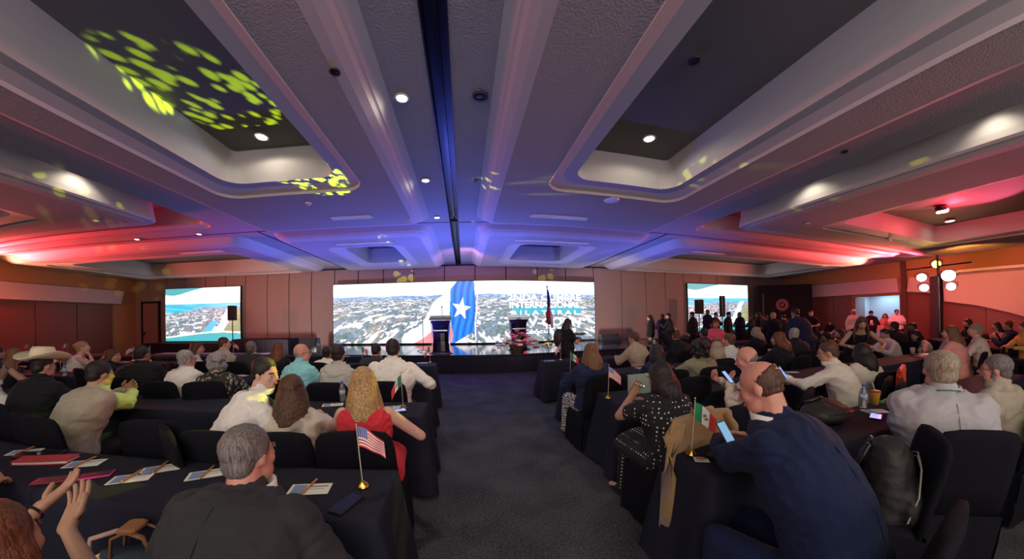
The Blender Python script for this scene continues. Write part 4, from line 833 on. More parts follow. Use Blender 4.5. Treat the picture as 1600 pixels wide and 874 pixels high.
    root['_h'] = 0; del root['_h']
    return root, tg, lambda p: root.matrix_basis @ Vector(p), hd
# ------------------------------------------------------------------ furniture
chair_cloth = M('chair_cover_black', (.006, .006, .010), .85, bump=.2, bs=50, spec=.15); metal_leg = M('chair_leg_dark', (.04, .04, .045), .35, .8)
cloth_m = M('tablecloth_navy_black', (.0165, .0175, .031), .8, bump=.25, bs=140, spec=.18)
CHAIR = None
def make_chair(label):
    t = thing('banquet_chair', label, 'chair'); W = .235
    def backsec(z, y, w_, d_): return [(cos(a) * w_ if abs(cos(a)) < .8 else (1 if cos(a) > 0 else -1) * w_, y + sin(a) * d_, z) for a in [2 * pi * k / 16 for k in range(16)]]
    bk = MB(); bk.loft([backsec(z, y, w_, d_) for z, y, w_, d_ in ((.40, -.20, W, .035), (.60, -.225, W, .04), (.80, -.255, W * .98, .038), (.88, -.268, W * .93, .034), (.915, -.272, W * .80, .028), (.93, -.274, W * .5, .018))])
    obj('backrest_cover', bk, chair_cloth, t, True)
    obj('seat_cover', MB().bbox(-W, W, -.22, .24, .38, .47, .03), chair_cloth, t, True)
    s_ = MB(); c4 = [(-W, .24), (W, .24), (W, -.24), (-W, -.24)]
    for i in range(4): a = c4[i]; c = c4[(i + 1) % 4]; pleats(s_, (c[0], c[1], 0), (a[0], a[1], 0), .03, .43, .012, .16, .015, i)
    obj('skirt', s_, chair_cloth, t, True)
    for x in (-.2, .2):
        for y in (-.2, .2): obj('leg', MB().tube([(x, y, 0), (x, y, .4)], .012, 6), metal_leg, t)
    return t
def chair(x, y, rz, label, group=None):
    global CHAIR
    if CHAIR is None: CHAIR = make_chair(label); CHAIR.location = (x, y, 0); CHAIR.rotation_euler = (0, 0, rz); c = CHAIR
    else: c = dup(CHAIR, (x, y, 0), rz, label)
    if group: c['group'] = group
    return c
def drape(mb, x0, x1, y0, y1, z, seed, lo=.02):
    """draped cloth: flat top, softly rounded lip, skirts that fold and splay at the corners"""
    per = []; step = .035; rn = random.Random(seed)
    def seg(a, b_):
        n = max(1, int(hypot(b_[0] - a[0], b_[1] - a[1]) / step)); return [(a[0] + (b_[0] - a[0]) * i / n, a[1] + (b_[1] - a[1]) * i / n) for i in range(n)]
    cs = [(x0, y0), (x1, y0), (x1, y1), (x0, y1)]; cx, cy = (x0 + x1) / 2, (y0 + y1) / 2; nr = [(0, -1), (1, 0), (0, 1), (-1, 0)]; out = []
    for i in range(4):
        for p in seg(cs[i], cs[(i + 1) % 4]): per.append(p); out.append(nr[i])
    n = len(per); ph = [rn.random() * 6 for _ in range(4)]; rows = []
    Ltot = 0; S_ = [0]
    for i in range(n): a = per[i]; c = per[(i + 1) % n]; Ltot += hypot(c[0] - a[0], c[1] - a[1]); S_.append(Ltot)
    for zz, o, k in ((z, -.02, 0), (z - .002, .0, 0), (z - .012, .008, .02), (z - .08, .012, .12), (z - .25, .018, .4), (z * .35, .028, .8), (lo, .035, 1.)):
        row = []
        for i in range(n):
            p = per[i]; s = S_[i]; cd_ = min(hypot(p[0] - c[0], p[1] - c[1]) for c in cs); cor = max(0, 1 - cd_ / .22)
            f = (sin(s * 13 + ph[0]) * .5 + sin(s * 29 + ph[1] + sin(s * 5)) * .35 + sin(s * 6 + ph[2]) * .4)
            off = o + k * .028 * f + k * cor * .075; nx_, ny_ = out[i]; dx, dy = (p[0] - cx), (p[1] - cy)
            if cor > 0: sx = 1 if dx > 0 else -1; sy = 1 if dy > 0 else -1; nx_ = nx_ * (1 - cor * .5) + sx * cor * .5; ny_ = ny_ * (1 - cor * .5) + sy * cor * .5
            if o < 0: nx_ = (1 if dx > 0 else -1) * .7 if False else nx_; q = (p[0] + nx_ * o, p[1] + ny_ * o, zz)
            else: q = (p[0] + nx_ * off, p[1] + ny_ * off, zz + (k > .9) * .02 * (.5 + .5 * sin(s * 4 + ph[3])))
            row.append(q)
        rows.append(row)
    mb.loft(rows, caps=False); mb.add(rows[0], [tuple(range(n))])
def table(x0, x1, y0, y1, label, seed, group=None):
    t = thing('conference_table', label, 'table', ((x0 + x1) / 2, (y0 + y1) / 2, 0), 0, group); a = (x1 - x0) / 2; c = (y1 - y0) / 2
    m = MB(); drape(m, -a, a, -c, c, .745, seed); o = obj('tablecloth', m, cloth_m, t, True)
    obj('tabletop', MB().bbox(-a + .01, a - .01, -c + .01, c - .01, .71, .738, .004), M('table_ply', (.3, .22, .14), .6), t)
    for x in (-a + .15, a - .15):
        for y in (-c + .08, c - .08): obj('leg', MB().tube([(x, y, 0), (x, y, .71)], .014, 6), metal_leg, t)
    return t
fl_r = M('print_red', (.70, .05, .05), .7); fl_w = M('print_white', (.85, .83, .80), .7); fl_b = M('print_blue', (.03, .05, .28), .7); fl_g = M('print_green', (.02, .26, .10), .7); fl_br = M('print_brown', (.22, .13, .05), .7)
def desk_flag(x, y, z, kind, label, ang=0., hang=.55, s=1., group='small table flags'):
    t = thing('table_flag', label, 'flag', (x, y, z), ang, group); gb = gold
    ang -= atan2(x, y); t.rotation_euler.z = ang
    obj('base', MB().lathe([(.032 * s, 0), (.033 * s, .006), (.026 * s, .012), (.024 * s, .018), (.012 * s, .028), (.008 * s, .036)], n=16), gb, t, True)
    obj('pole', MB().tube([(0, 0, .03), (0, 0, .33 * s)], .0028, 6), M('pole_pale', (.55, .48, .38), .4), t); obj('finial', MB().ell((0, 0, .335 * s), (.006, .006, .009), n=8, m=5), gb, t, True)
    W, Hh = .155 * s, .105 * s; nx_, nz_ = (26, 26) if kind == 'us' else (18, 12); m = MB(); vs = []
    for i in range(nx_ + 1):
        for j in range(nz_ + 1):
            u = i / nx_; v_ = j / nz_; dn = hang * u * u * .10 * s + hang * u * .06 * s; x_ = .003 + W * u * (1 - .42 * hang); y_ = .016 * s * sin(u * 7 + v_ * 1.5) * (u ** .6); z_ = .315 * s - Hh * v_ - dn - .012 * s * u * sin(v_ * 4 + 1) * hang
            vs.append((x_, y_, z_))
    fs = []; mi = []
    for i in range(nx_):
        for j in range(nz_):
            a = i * (nz_ + 1) + j; fs.append((a, a + 1, a + nz_ + 2, a + nz_ + 1)); u = (i + .5) / nx_; v_ = (j + .5) / nz_
            if kind == 'us':
                if u < .40 and v_ < .54: mi.append(1 if (i % 2 == 1 and j % 2 == 1) else 2)
                else: mi.append(0 if int(v_ * 13) % 2 == 0 else 1)
            else: mi.append(3 if u < .34 else 1 if u < .667 else 0)
    if kind != 'us':
        mi = []
        for i in range(nx_):
            for j in range(nz_):
                u = (i + .5) / nx_; v_ = (j + .5) / nz_; r = hypot((u - .5) * 1.5, v_ - .5)
                mi.append(3 if u < .333 else 0 if u > .667 else (4 if .06 < r < .17 or (r < .06 and (i + j) % 2) else 1))
    m.v = vs; m.f = fs; m.m = mi; o = obj('banner', m, [fl_r, fl_w, fl_b, fl_g, fl_br], t, True); return t
paper_w = M('paper_white', (.78, .75, .66), .7); paper_p = M('paper_print', (.22, .28, .45), .6); pen_m = M('pen_orange', (.55, .24, .06), .4)
def programme(x, y, z, rz, label, pen=True, group='event programmes with pens'):
    t = thing('programme_leaflet', label, 'leaflet', (x, y, z), rz, group)
    obj('sheet', MB().bbox(-.10, .10, -.05, .05, 0, .002, .0008), paper_w, t); obj('photo_print', MB().box(-.085, -.02, -.042, .04, .002, .0026), paper_p, t); obj('print_line', MB().box(.0, .085, .015, .03, .002, .0026).box(.0, .07, -.005, .0, .002, .0026), M('ink_grey', (.3, .3, .28), .7), t)
    if pen: obj('pen', MB().tube([(-.02, -.055, .008), (.01, .085, .008)], .005, 6), pen_m, t)
    return t
def phone(x, y, z, rz, label, lit=None, case=(.015, .015, .02), tilt=None, s=1., at=None):
    t = thing('smartphone', label, 'phone', (x, y, z), rz)
    if tilt: t.rotation_euler = tilt
    o = obj('case', MB().bbox(-.038 * s, .038 * s, -.079 * s, .079 * s, 0, .009, .003), M('case_%02d%02d' % (int(case[0] * 99), int(case[2] * 99)), case, .4), t)
    obj('display', MB().box(-.034 * s, .034 * s, -.074 * s, .074 * s, .009, .0096), M('display_' + ('dark' if not lit else '%d' % int(lit[0] * 100)), (.02, .02, .03), .15, emit=lit or (.01, .01, .02), es=1.2 if lit else .2), t)
    return t
# ------------------------------------------------------------------ tables in rows either side of the aisle
TW = 1.83
ordn = ['at the aisle', 'second from the aisle', 'third from the aisle', 'fourth from the aisle', 'fifth from the aisle', 'sixth from the aisle', 'seventh from the aisle', 'eighth from the aisle', 'ninth from the aisle']
rown = ['nearest row', 'second row', 'third row', 'fourth row', 'row nearest the stage']
LR = [(1.11, 1.55, -.40, 3), (2.50, 2.96, -.40, 4), (3.88, 4.33, -.52, 6), (5.36, 5.80, -.56, 7), (6.72, 7.16, -2.35, 6)]
RR = [(1.12, 1.53, 1.18, 3), (2.52, 2.98, 1.36, 5), (3.90, 4.35, 1.40, 7), (5.40, 5.84, 1.42, 7), (6.75, 7.2, 4.9, 5)]
k = 0
for side, rows in (('left', LR), ('right', RR)):
    for r, (y0, y1, xs0, n) in enumerate(rows):
        for i in range(n):
            q = -1 if side == 'left' else 1; a = xs0 + q * i * (TW + .005); b_ = a + q * TW; k += 1
            table(min(a, b_), max(a, b_), y0, y1, 'navy-black clothed table %s, %s of %s of aisle' % (ordn[i], rown[r], side), k, 'clothed conference tables')
# ------------------------------------------------------------------ seated people
def put(*a, **kw):
    nochair = kw.pop('nochair', False); h = kw['head'] if 'head' in kw else a[1]
    if not kw.get('stand') and len(h) == 3:
        q = at_y(*h)
        if q.z < 1.0: q = at_z(h[0], h[1], 1.02); h = (q.x, q.y, q.z, 'w')
    r = person(a[0], h, **kw)
    if not kw.get('stand') and not nochair:
        o = r[0]; chair(o.location.x, o.location.y, o.rotation_euler.z * .8, 'black covered banquet chair under the ' + a[0].split(' ', 1)[1] if False else 'black covered chair of the ' + ' '.join(a[0].split()[:9]), 'black covered banquet chairs')
    return r
W3 = lambda x, y, z: at_z(x, y, z)
def loc(root_xy_yaw, p): pass
L1 = 'people seated left of the aisle'; R1 = 'people seated right of the aisle'; ST = 'people standing near the side screen and wall'
# local hand targets are given from a world point: convert with the same transform person() will use
def tl(head, yaw, lean, P, z=None):
    H = at_y(*head) if len(head) == 3 else Vector(head[:3]); yr = radians(yaw); fw = Vector((-sin(yr), cos(yr), 0)); b0 = H - fw * lean
    d = Vector(P) - Vector((b0.x, b0.y, 0)); return tuple(Matrix.Rotation(-yr, 3, 'Z') @ d)
h = (390, 709, 1.0)
put('person in charcoal suit with thinning dark hair seen from behind, nearest to the camera', h, yaw=0, hyaw=-14, pitch=4, lean=.30, skin='ruddy', hair='thin', hc='salt', top='jacket', tc='charcoal', b=1.2, sw=1.16, hands=('lap', 'lap'), extra=('lanyard',), group=L1, hs=.98)
h = (-1.20, .50, 1.01, 'w'); hl_ = W3(85, 764, .84); hr_ = W3(118, 803, .80)
put('person with auburn hair in pale top gesturing with both open palms, lower left corner', h, yaw=8, hyaw=10, lean=.10, skin='tan', hair='long', hc='auburn', hl=.42, top='blouse', tc='palegrey', sleeve='short', hands=(tl(h, 8, .10, at_z(64, 792, .88)), tl(h, 8, .10, at_z(104, 826, .86))), sc=1.06, hdir=(.42, .8, .22), extra=('bracelet',), group=L1, vox=.0075, palm=((.35, .1, -1), (.35, .1, -1)), b=.95)
h = (-2.55, .70, 1.28, 'w')
put('person in black sleeves seated at the left edge of the nearest row', h, yaw=-10, lean=.15, skin='tan', hair='short', hc='black', top='jacket', tc='black', b=1.1, group=L1)
# second row, left
put('person in white shirt with green lanyard, turned right toward a neighbour, face lit yellow', (415, 583, 2.05), yaw=-42, hyaw=-55, pitch=8, lean=.34, skin='light', hair='short', hc='black', tc='white', sleeve='long', b=1.08, hands=('table', (.20, .55, .80)), extra=('lanyard',), group=L1, vox=.0095)
put('person in champagne satin blouse with long straight brown hair', (457, 611, 1.98), yaw=14, hyaw=4, lean=.14, skin='light', hair='long', hc='brown', hl=.36, top='blouse', tc='satin', b=1.02, group=L1, pants='cream')
put('person in sleeveless red dress with long wavy blonde hair by the aisle', (569, 598, 2.05), yaw=8, hyaw=2, lean=.14, skin='light', hair='long', hc='blonde', hl=.38, top='dress', tc='red', sleeve='none', collar=False, hands=('table', (.24, .35, .78)), pants='red', skirt=True, group=L1, hs=.96)
h = (157, 584, 2.2)
put('person in tan suit jacket leaning on the table with clasped hands, green-lit sleeve', h, yaw=-8, hyaw=0, pitch=10, lean=.28, skin='tan', hair='short', hc='black', top='jacket', tc='beige', b=1.14, sw=1.08, hands=(tl(h, -8, .28, at_y(192, 611, 2.48)), tl(h, -8, .28, at_y(206, 612, 2.52))), group=L1)
put('person in black suit wearing a cream cowboy hat', (68, 571, 2.25), yaw=8, hyaw=-4, pitch=6, lean=.20, skin='tan', hair='hat', hc='black', top='jacket', tc='black', b=1.15, sw=1.1, group=L1)
put('person in white shirt cut off by the left picture edge', (-8, 578, 2.1), yaw=-10, lean=.15, skin='tan', hair='short', hc='black', tc='white', group=L1)
# third row, left
put('person in black jacket with short black hair, left of the two seated elders', (222, 553, 3.5), yaw=12, lean=.16, skin='brown', hair='short', hc='black', top='jacket', tc='black', b=1.25, sw=1.15, group=L1)
put('person in white shirt with short white hair turned right, third row', (292, 561, 3.3), yaw=4, hyaw=-22, lean=.14, skin='ruddy', hair='short', hc='grey', tc='white', b=1.15, group=L1, extra=('glasses',))
put('person in leaf-patterned top with curly grey hair, third row', (341, 567, 3.3), yaw=22, hyaw=4, lean=.12, skin='light', hair='curly', hc='grey', top='blouse', tc='leaf', collar=False, b=1.12, sleeve='short', group=L1)
put('person in pale blue shirt with bald crown looking right', (472, 551, 3.5), yaw=-14, hyaw=-48, lean=.18, skin='ruddy', hair='bald', hc='grey', tc='teal', b=1.2, sleeve='rolled', group=L1, extra=('glasses',))
put('person in pale striped shirt with thick black hair', (529, 553, 3.4), yaw=4, hyaw=-6, lean=.14, skin='tan', hair='short', hc='black', tc='plaid', b=1.05, group=L1)
put('broad person in white shirt with black hair beside the aisle, third row', (614, 546, 3.55), yaw=0, hyaw=4, pitch=10, lean=.20, skin='brown', hair='short', hc='black', tc='white', b=1.3, sw=1.18, hands=('wide', (.42, .30, .79)), group=L1, hs=1.05)
put('person with light brown hair and bare shoulders in a black top at the far left', (24, 556, 3.3), yaw=-25, hyaw=10, lean=.15, skin='tan', hair='long', hc='lightbrown', hl=.30, top='dress', tc='black', sleeve='none', collar=False, group=L1)
put('person with dark hair at the left picture edge behind the cowboy hat wearer', (-2, 552, 3.9), lean=.14, skin='tan', hair='short', hc='black', tc='navydress', group=L1)
# fourth row, left
put('person in sleeveless white top with blonde updo in right profile, hand at mouth', (130, 543, 4.7), yaw=-40, hyaw=-10, lean=.16, skin='light', hair='bun', hc='blonde', top='blouse', tc='white', sleeve='none', collar=False, hands=('table', 'chin'), b=1.1, group=L1, face=True)
put('person with wavy brown hair beside the blonde updo, wearing black', (177, 557, 4.0), yaw=-20, hyaw=-45, lean=.15, skin='tan', hair='bob', hc='brown', top='blouse', tc='black', group=L1)
put('person in pale grey tee with dark shoulder hair, fourth row left', (309, 544, 4.7), yaw=-35, hyaw=-25, lean=.14, skin='tan', hair='bob', hc='brown', top='tee', tc='palegrey', sleeve='short', collar=False, group=L1)
put('person in beige shirt with short dark hair looking right, fourth row left', (351, 537, 4.9), yaw=-8, hyaw=-40, lean=.16, skin='ruddy', hair='short', hc='brown', tc='beige', b=1.15, group=L1)
put('person in dark suit with thinning hair, fourth row left', (393, 543, 4.9), lean=.16, skin='brown', hair='thin', hc='salt', top='jacket', tc='charcoal', b=1.2, sw=1.1, group=L1)
put('person with dark red hair in black, beside the dark suit of the fourth row', (436, 546, 4.8), lean=.14, skin='tan', hair='long', hc='auburn', hl=.3, top='blouse', tc='black', group=L1)
put('person in white shirt half hidden behind the striped shirt', (511, 552, 4.9), lean=.16, skin='tan', hair='short', hc='black', tc='white', b=1.1, group=L1)
put('person in dark grey suit bent over beside the broad white shirt', (588, 548, 4.8), yaw=-6, pitch=15, lean=.24, skin='tan', hair='short', hc='black', top='jacket', tc='charcoal', b=1.15, sw=1.1, group=L1)
# second row, right
h = (1030, 589, 2.0)
put('person in black polka dot dress with dark wavy hair looking at a phone', h, yaw=4, hyaw=10, pitch=16, lean=.20, nochair=True, skin='tan', hair='bob', hc='black', top='dress', tc='polka', sleeve='short', collar=False, b=1.18, pants='polka', skirt=True, hands=('phone', 'table'), group=R1)
h = (1166, 560, 2.1)
put('person in cream white shirt with shaved head holding a lit phone', h, yaw=28, hyaw=14, pitch=18, lean=.24, skin='ruddy', hair='bald', hc='salt', tc='cream', b=1.1, hands=(tl(h, 28, .24, W3(1140, 600, .88)), 'phone'), group=R1)
h = (1293, 550, 2.05)
put('person in cream shirt with glasses holding a blue-lit tablet', h, yaw=22, hyaw=8, pitch=14, lean=.24, skin='tan', hair='short', hc='brown', tc='cream', b=1.12, hands=(tl(h, 22, .24, at_y(1224, 590, 2.34)), tl(h, 22, .24, at_y(1236, 598, 2.34))), extra=('glasses',), group=R1)
put('person in sleeveless cream top with black bob hair, right of the tablet holder', (1345, 552, 2.1), yaw=-22, hyaw=0, pitch=5, lean=.14, skin='tan', hair='bob', hc='black', top='blouse', tc='cream', sleeve='short', collar=False, group=R1)
# nearest row, right
h = (1188, 604, .98)
put('person in navy blue suit with receding hair bent over a phone, nearest on the right', h, yaw=14, hyaw=10, pitch=26, lean=.38, skin='ruddy', hair='fringe', hc='brown', top='jacket', tc='navysuit', pants='navysuit', b=1.14, sw=1.08, hands=(tl(h, 14, .38, W3(1122, 690, .86)), tl(h, 14, .38, W3(1170, 690, .86))), group=R1, vox=.0075, hs=1.03)
h = (1470, 578, .86)
put('person in pale grey suit jacket with thin grey hair and lanyard, seen from behind', h, yaw=-48, hyaw=-8, lean=.10, skin='ruddy', hair='thin', hc='ash', top='jacket', tc='greysuit', pants='cream', b=1.28, sw=1.15, hands=(tl(h, -48, .10, W3(1448, 606, .98)), 'table'), extra=('lanyard',), group=R1, hs=1.08)
put('bearded person with glasses in beige shirt in left profile at the right edge', (1556, 577, .84), yaw=-10, hyaw=22, lean=.10, skin='ruddy', hair='short', hc='salt', tc='beige', b=1.3, sw=1.12, hands=('table', 'lap'), extra=('glasses', 'beard'), group=R1, pants='khaki', hs=1.02)
# third row, right
put('person in navy sweater and zebra print trousers with straight light brown hair', (922, 551, 3.45), yaw=4, lean=.12, skin='light', hair='long', hc='lightbrown', hl=.20, top='tee', tc='navy', collar=False, b=1.22, pants='zebra', group=R1)
put('person with black hair and white collar behind the polka dot dress', (1025, 552, 3.40), yaw=-10, pitch=12, lean=.18, skin='tan', hair='bob', hc='black', top='blouse', tc='navydress', b=.95, group=R1)
put('person in brown satin jacket with big curly black hair', (1092, 546, 3.30), yaw=-14, lean=.16, skin='brown', hair='curly', hc='black', top='blouse', tc='olive', b=1.12, hands=('wide', 'table'), group=R1, hs=1.12)
put('person with ash blonde bob and bare back beside the brown satin jacket', (1120, 545, 3.55), yaw=-25, hyaw=-12, lean=.14, skin='tan', hair='bob', hc='ash', top='dress', tc='palegrey', sleeve='none', collar=False, group=R1)
put('person in light grey shirt with short dark hair behind the ash blonde bob', (1138, 532, 3.6), yaw=6, hyaw=12, lean=.16, skin='tan', hair='short', hc='brown', tc='palegrey', group=R1, nochair=True)
put('person in black top with wavy auburn hair beside the paper cup', (1215, 530, 3.4), yaw=0, hyaw=22, lean=.14, skin='tan', hair='bob', hc='auburn', top='blouse', tc='black', b=1.1, group=R1)
put('person in black jacket with cropped grey hair and white collar', (1240, 522, 3.75), yaw=-20, hyaw=-5, lean=.14, skin='ruddy', hair='thin', hc='grey', top='jacket', tc='black', b=1.18, sw=1.08, group=R1)
put('person in black jacket with short black hair, third row beside the drink cups', (1397, 510, 3.7), yaw=-35, lean=.16, skin='brown', hair='short', hc='black', top='jacket', tc='black', b=1.1, group=R1)
put('person with dark skin in black looking left behind the open laptop', (1424, 512, 3.5), yaw=60, hyaw=10, lean=.16, skin='dark', hair='short', hc='black', tc='black', group=R1)
put('person in cream knit cardigan bending behind the laptop', (1430, 524, 3.4), yaw=70, pitch=20, lean=.30, skin='tan', hair='bob', hc='black', top='blouse', tc='cream', group=R1, nochair=True)
put('person with long light brown hair in pale pink top before the lighting tree', (1484, 520, 2.2), yaw=5, hyaw=10, lean=.16, skin='light', hair='long', hc='lightbrown', hl=.32, top='blouse', tc='rose', group=R1)
put('person with blonde bun in lace top at the right', (1522, 516, 2.2), yaw=16, hyaw=12, lean=.14, skin='light', hair='bun', hc='ash', top='blouse', tc='lace', collar=False, group=R1)
put('person with dark hair sitting behind the blonde bun', (1511, 505, 3.5), yaw=40, lean=.16, skin='tan', hair='long', hc='black', hl=.3, top='blouse', tc='black', group=R1)
put('person in navy jacket with dark hair holding a glowing phone, right edge', (1574, 509, 2.3), yaw=10, hyaw=8, lean=.22, skin='tan', hair='short', hc='brown', top='jacket', tc='navy', b=1.15, hands=('phone', 'phone'), group=R1)
put('person with bare tan shoulders beside the glowing phone', (1556, 510, 2.9), yaw=40, lean=.16, skin='tan', hair='bob', hc='black', top='dress', tc='tan', sleeve='none', collar=False, group=R1)
put('person in yellow top cut by the right picture edge', (1598, 512, 1.9), yaw=50, lean=.14, skin='tan', hair='bob', hc='brown', top='blouse', tc='yellow', group=R1)
# fourth row, right
h = (990, 529, 4.9)
put('person in beige jacket with brown hair turned left, fourth row right', h, yaw=18, hyaw=18, pitch=6, lean=.24, skin='tan', hair='short', hc='brown', top='jacket', tc='khaki', b=1.12, group=R1)
put('person in black jacket holding a hand to the head, fourth row right', (1056, 524, 4.9), yaw=-6, hyaw=-15, lean=.14, skin='light', hair='short', hc='auburn', top='jacket', tc='black', b=1.1, hands=('headtop', (.34, .22, .66)), group=R1)
put('person with short black hair hidden behind the curly hair', (1099, 521, 5.1), yaw=0, lean=.14, skin='brown', hair='short', hc='black', tc='navy', group=R1)
put('person in black blazer with straight blonde hair turned left', (1180, 519, 5.0), yaw=0, hyaw=16, lean=.14, skin='light', hair='bob', hc='ash', top='jacket', tc='black', group=R1)
put('person in white collar looking down beyond the leaning brown-haired person', (1383, 522, 3.5), yaw=60, pitch=15, lean=.2, skin='tan', hair='short', hc='black', tc='white', group=R1, nochair=True)
for i, (x, y, Y, c1) in enumerate([(1290, 526, 4.9, 'black'), (1276, 525, 5.0, 'charcoal'), (1312, 521, 6.3, 'darkred'), (1258, 519, 6.4, 'black')]):
    put(['person in black seated behind the table flags', 'person in charcoal seated behind the standing navy suit', 'person in dark red seated by the far table flags', 'person in black at the far table behind the navy suit'][i], (x, y, Y), yaw=20 * (i % 3), lean=.15, skin=['tan', 'brown', 'tan', 'light'][i], hair=['short', 'short', 'bob', 'short'][i], hc='black', tc=c1, group=R1)
# ------------------------------------------------------------------ standing people
def stand(label, head, **kw):
    kw.setdefault('lean', .04); kw.setdefault('group', ST); kw.setdefault('hands', ('side', 'side')); return person(label, head, stand=True, **kw)
stand('person in black with glasses, long black hair and backpack reading papers before the screen', (888, 506, 6.9), yaw=-82, hyaw=-4, pitch=12, skin='tan', hair='long', hc='black', hl=.42, top='tee', tc='black', sleeve='short', collar=False, b=1.18, hands=('chest', 'chest'), extra=('glasses',), group='standing by the stage', face=True)
stand('person in pink blouse with long hair facing the camera before the right screen', (1118, 507, 6.25), yaw=140, skin='tan', hair='long', hc='auburn', hl=.25, top='blouse', tc='pink', collar=False, hands=('front', 'front'), face=True, b=1.05)
stand('person in navy suit standing and leaning over the table behind the grey-haired guest', (1242, 489, 4.8), yaw=-8, pitch=14, lean=.26, skin='brown', hair='short', hc='black', top='jacket', tc='navysuit', pants='navysuit', b=1.18, sw=1.1, hands=('side', (.35, .40, .85)))
stand('person in black jacket with swept blonde hair talking near the banner', (1208, 494, 6.4), yaw=-40, hyaw=-20, skin='light', hair='short', hc='blonde', top='jacket', tc='black', hands=('front', 'chin'))
stand('person in black shirt facing left before the dark banner with folded hands', (1267, 490, 7.8), yaw=120, skin='light', hair='short', hc='black', tc='black', b=1.15, hands=('front', 'front'), sleeve='short', face=True)
h = (1347, 505, 3.3)
stand('person in sleeveless black dress with long brown hair leaning down on a chair', h, yaw=128, hyaw=0, pitch=24, lean=.42, skin='tan', hair='long', hc='brown', hl=.40, top='dress', tc='black', sleeve='none', collar=False, pants='black', skirt=True, hands=((.1, .55, .95), (-.50, .45, .95)) if False else ((-.30, .50, .93), (.22, .62, .93)), b=1.05, face=True, extra=('watch',))
sil = [(1015, 497, 10.2, 60, 'long', 'slim person in black with long hair, leftmost of the dark standing figures'), (1035, 495, 10.8, -20, 'short', 'dark figure second from left against the panel wall'), (1044, 494, 10.0, 40, 'short', 'dark figure in navy, third from left against the panel wall'),
       (1081, 492, 10.0, 20, 'cap', 'dark standing figure in a cap at the left side of the right screen'), (1106, 488, 10.2, 170, 'short', 'tall dark figure with crossed arms before the right screen'), (1119, 492, 10.8, 200, 'short', 'dark figure behind the pink blouse before the right screen'),
       (1139, 492, 9.8, 190, 'cap', 'broad dark figure in a cap before the right screen'), (1155, 492, 10.0, 80, 'short', 'dark figure in left profile at the right side of the screen'), (1172, 496, 10.5, 60, 'short', 'dark figure just right of the right screen'),
       (1184, 492, 9.6, 40, 'bob', 'dark photographer figure in a group before the banner, left'), (1196, 497, 8.7, 70, 'short', 'dark figure in the photographer group before the banner, right'), (1224, 495, 9.0, -30, 'short', 'dark figure partly hidden behind the swept blonde hair'), (1297, 505, 9.6, 100, 'short', 'dark figure low before the right end of the banner')]
for i, (x, y, Y, yw, hr, lab) in enumerate(sil):
    stand(lab, (x, y, Y), yaw=yw, skin=['tan', 'brown', 'light'][i % 3], hair=hr, hc='black', hl=.3, top='jacket' if i % 2 else 'tee', tc=['black', 'navydress', 'charcoal'][i % 3], b=1.05 + .1 * (i % 2), hands=[('side', 'side'), ('front', 'front'), ('chest', 'chest')][i % 3], pants='black', face=True if 90 < yw < 270 else None)
stand('person in white top with pale cap hair standing left of the doorway', (1334, 488, 7.2), yaw=150, skin='brown', hair='short', hc='white', tc='white', face=True, b=1.05)
stand('person in black with dark cap and hanging badge in the doorway', (1361, 490, 7.6), yaw=120, skin='tan', hair='cap', hc='black', tc='black', hands=('front', 'front'), extra=('badge',), face=True, b=1.1)
stand('person with long red hair standing in the lit doorway', (1383, 494, 7.4), yaw=110, skin='light', hair='long', hc='auburn', hl=.3, top='blouse', tc='rose', collar=False, face=True)
stand('person in short-sleeved pale shirt standing right of the doorway', (1401, 488, 6.6), yaw=115, skin='tan', hair='short', hc='black', tc='white', sleeve='short', b=1.15, hands=('front', 'front'), face=True)
# spare empty chairs that show
for n, (x, y, zz, rz, lab) in enumerate([(230, 655, .93, .1, 'empty black covered chair right of the tan suit jacket'), (330, 672, .93, 0, 'empty black covered chair left of the white shirt with lanyard'), (1150, 633, .93, .05, 'empty black covered chair between the coat chair and the cream shirt'),
        (1085, 588, .93, 0, 'empty black covered chair in front of the curly black hair'), (1400, 598, .93, .3, 'black covered chair with the red bag hanging on it'), (1032, 575, .93, 0, 'empty black covered chair behind the beige jacket'),
        (60, 650, .93, 0, 'empty black covered chair left of the tan suit jacket'), (1130, 560, .93, 0, 'empty black covered chair before the grey shirt')]):
    q = at_z(x, y, zz); chair(q.x, q.y + .25, rz, lab, 'black covered banquet chairs')
print('PEOPLE', len(PEOPLE))

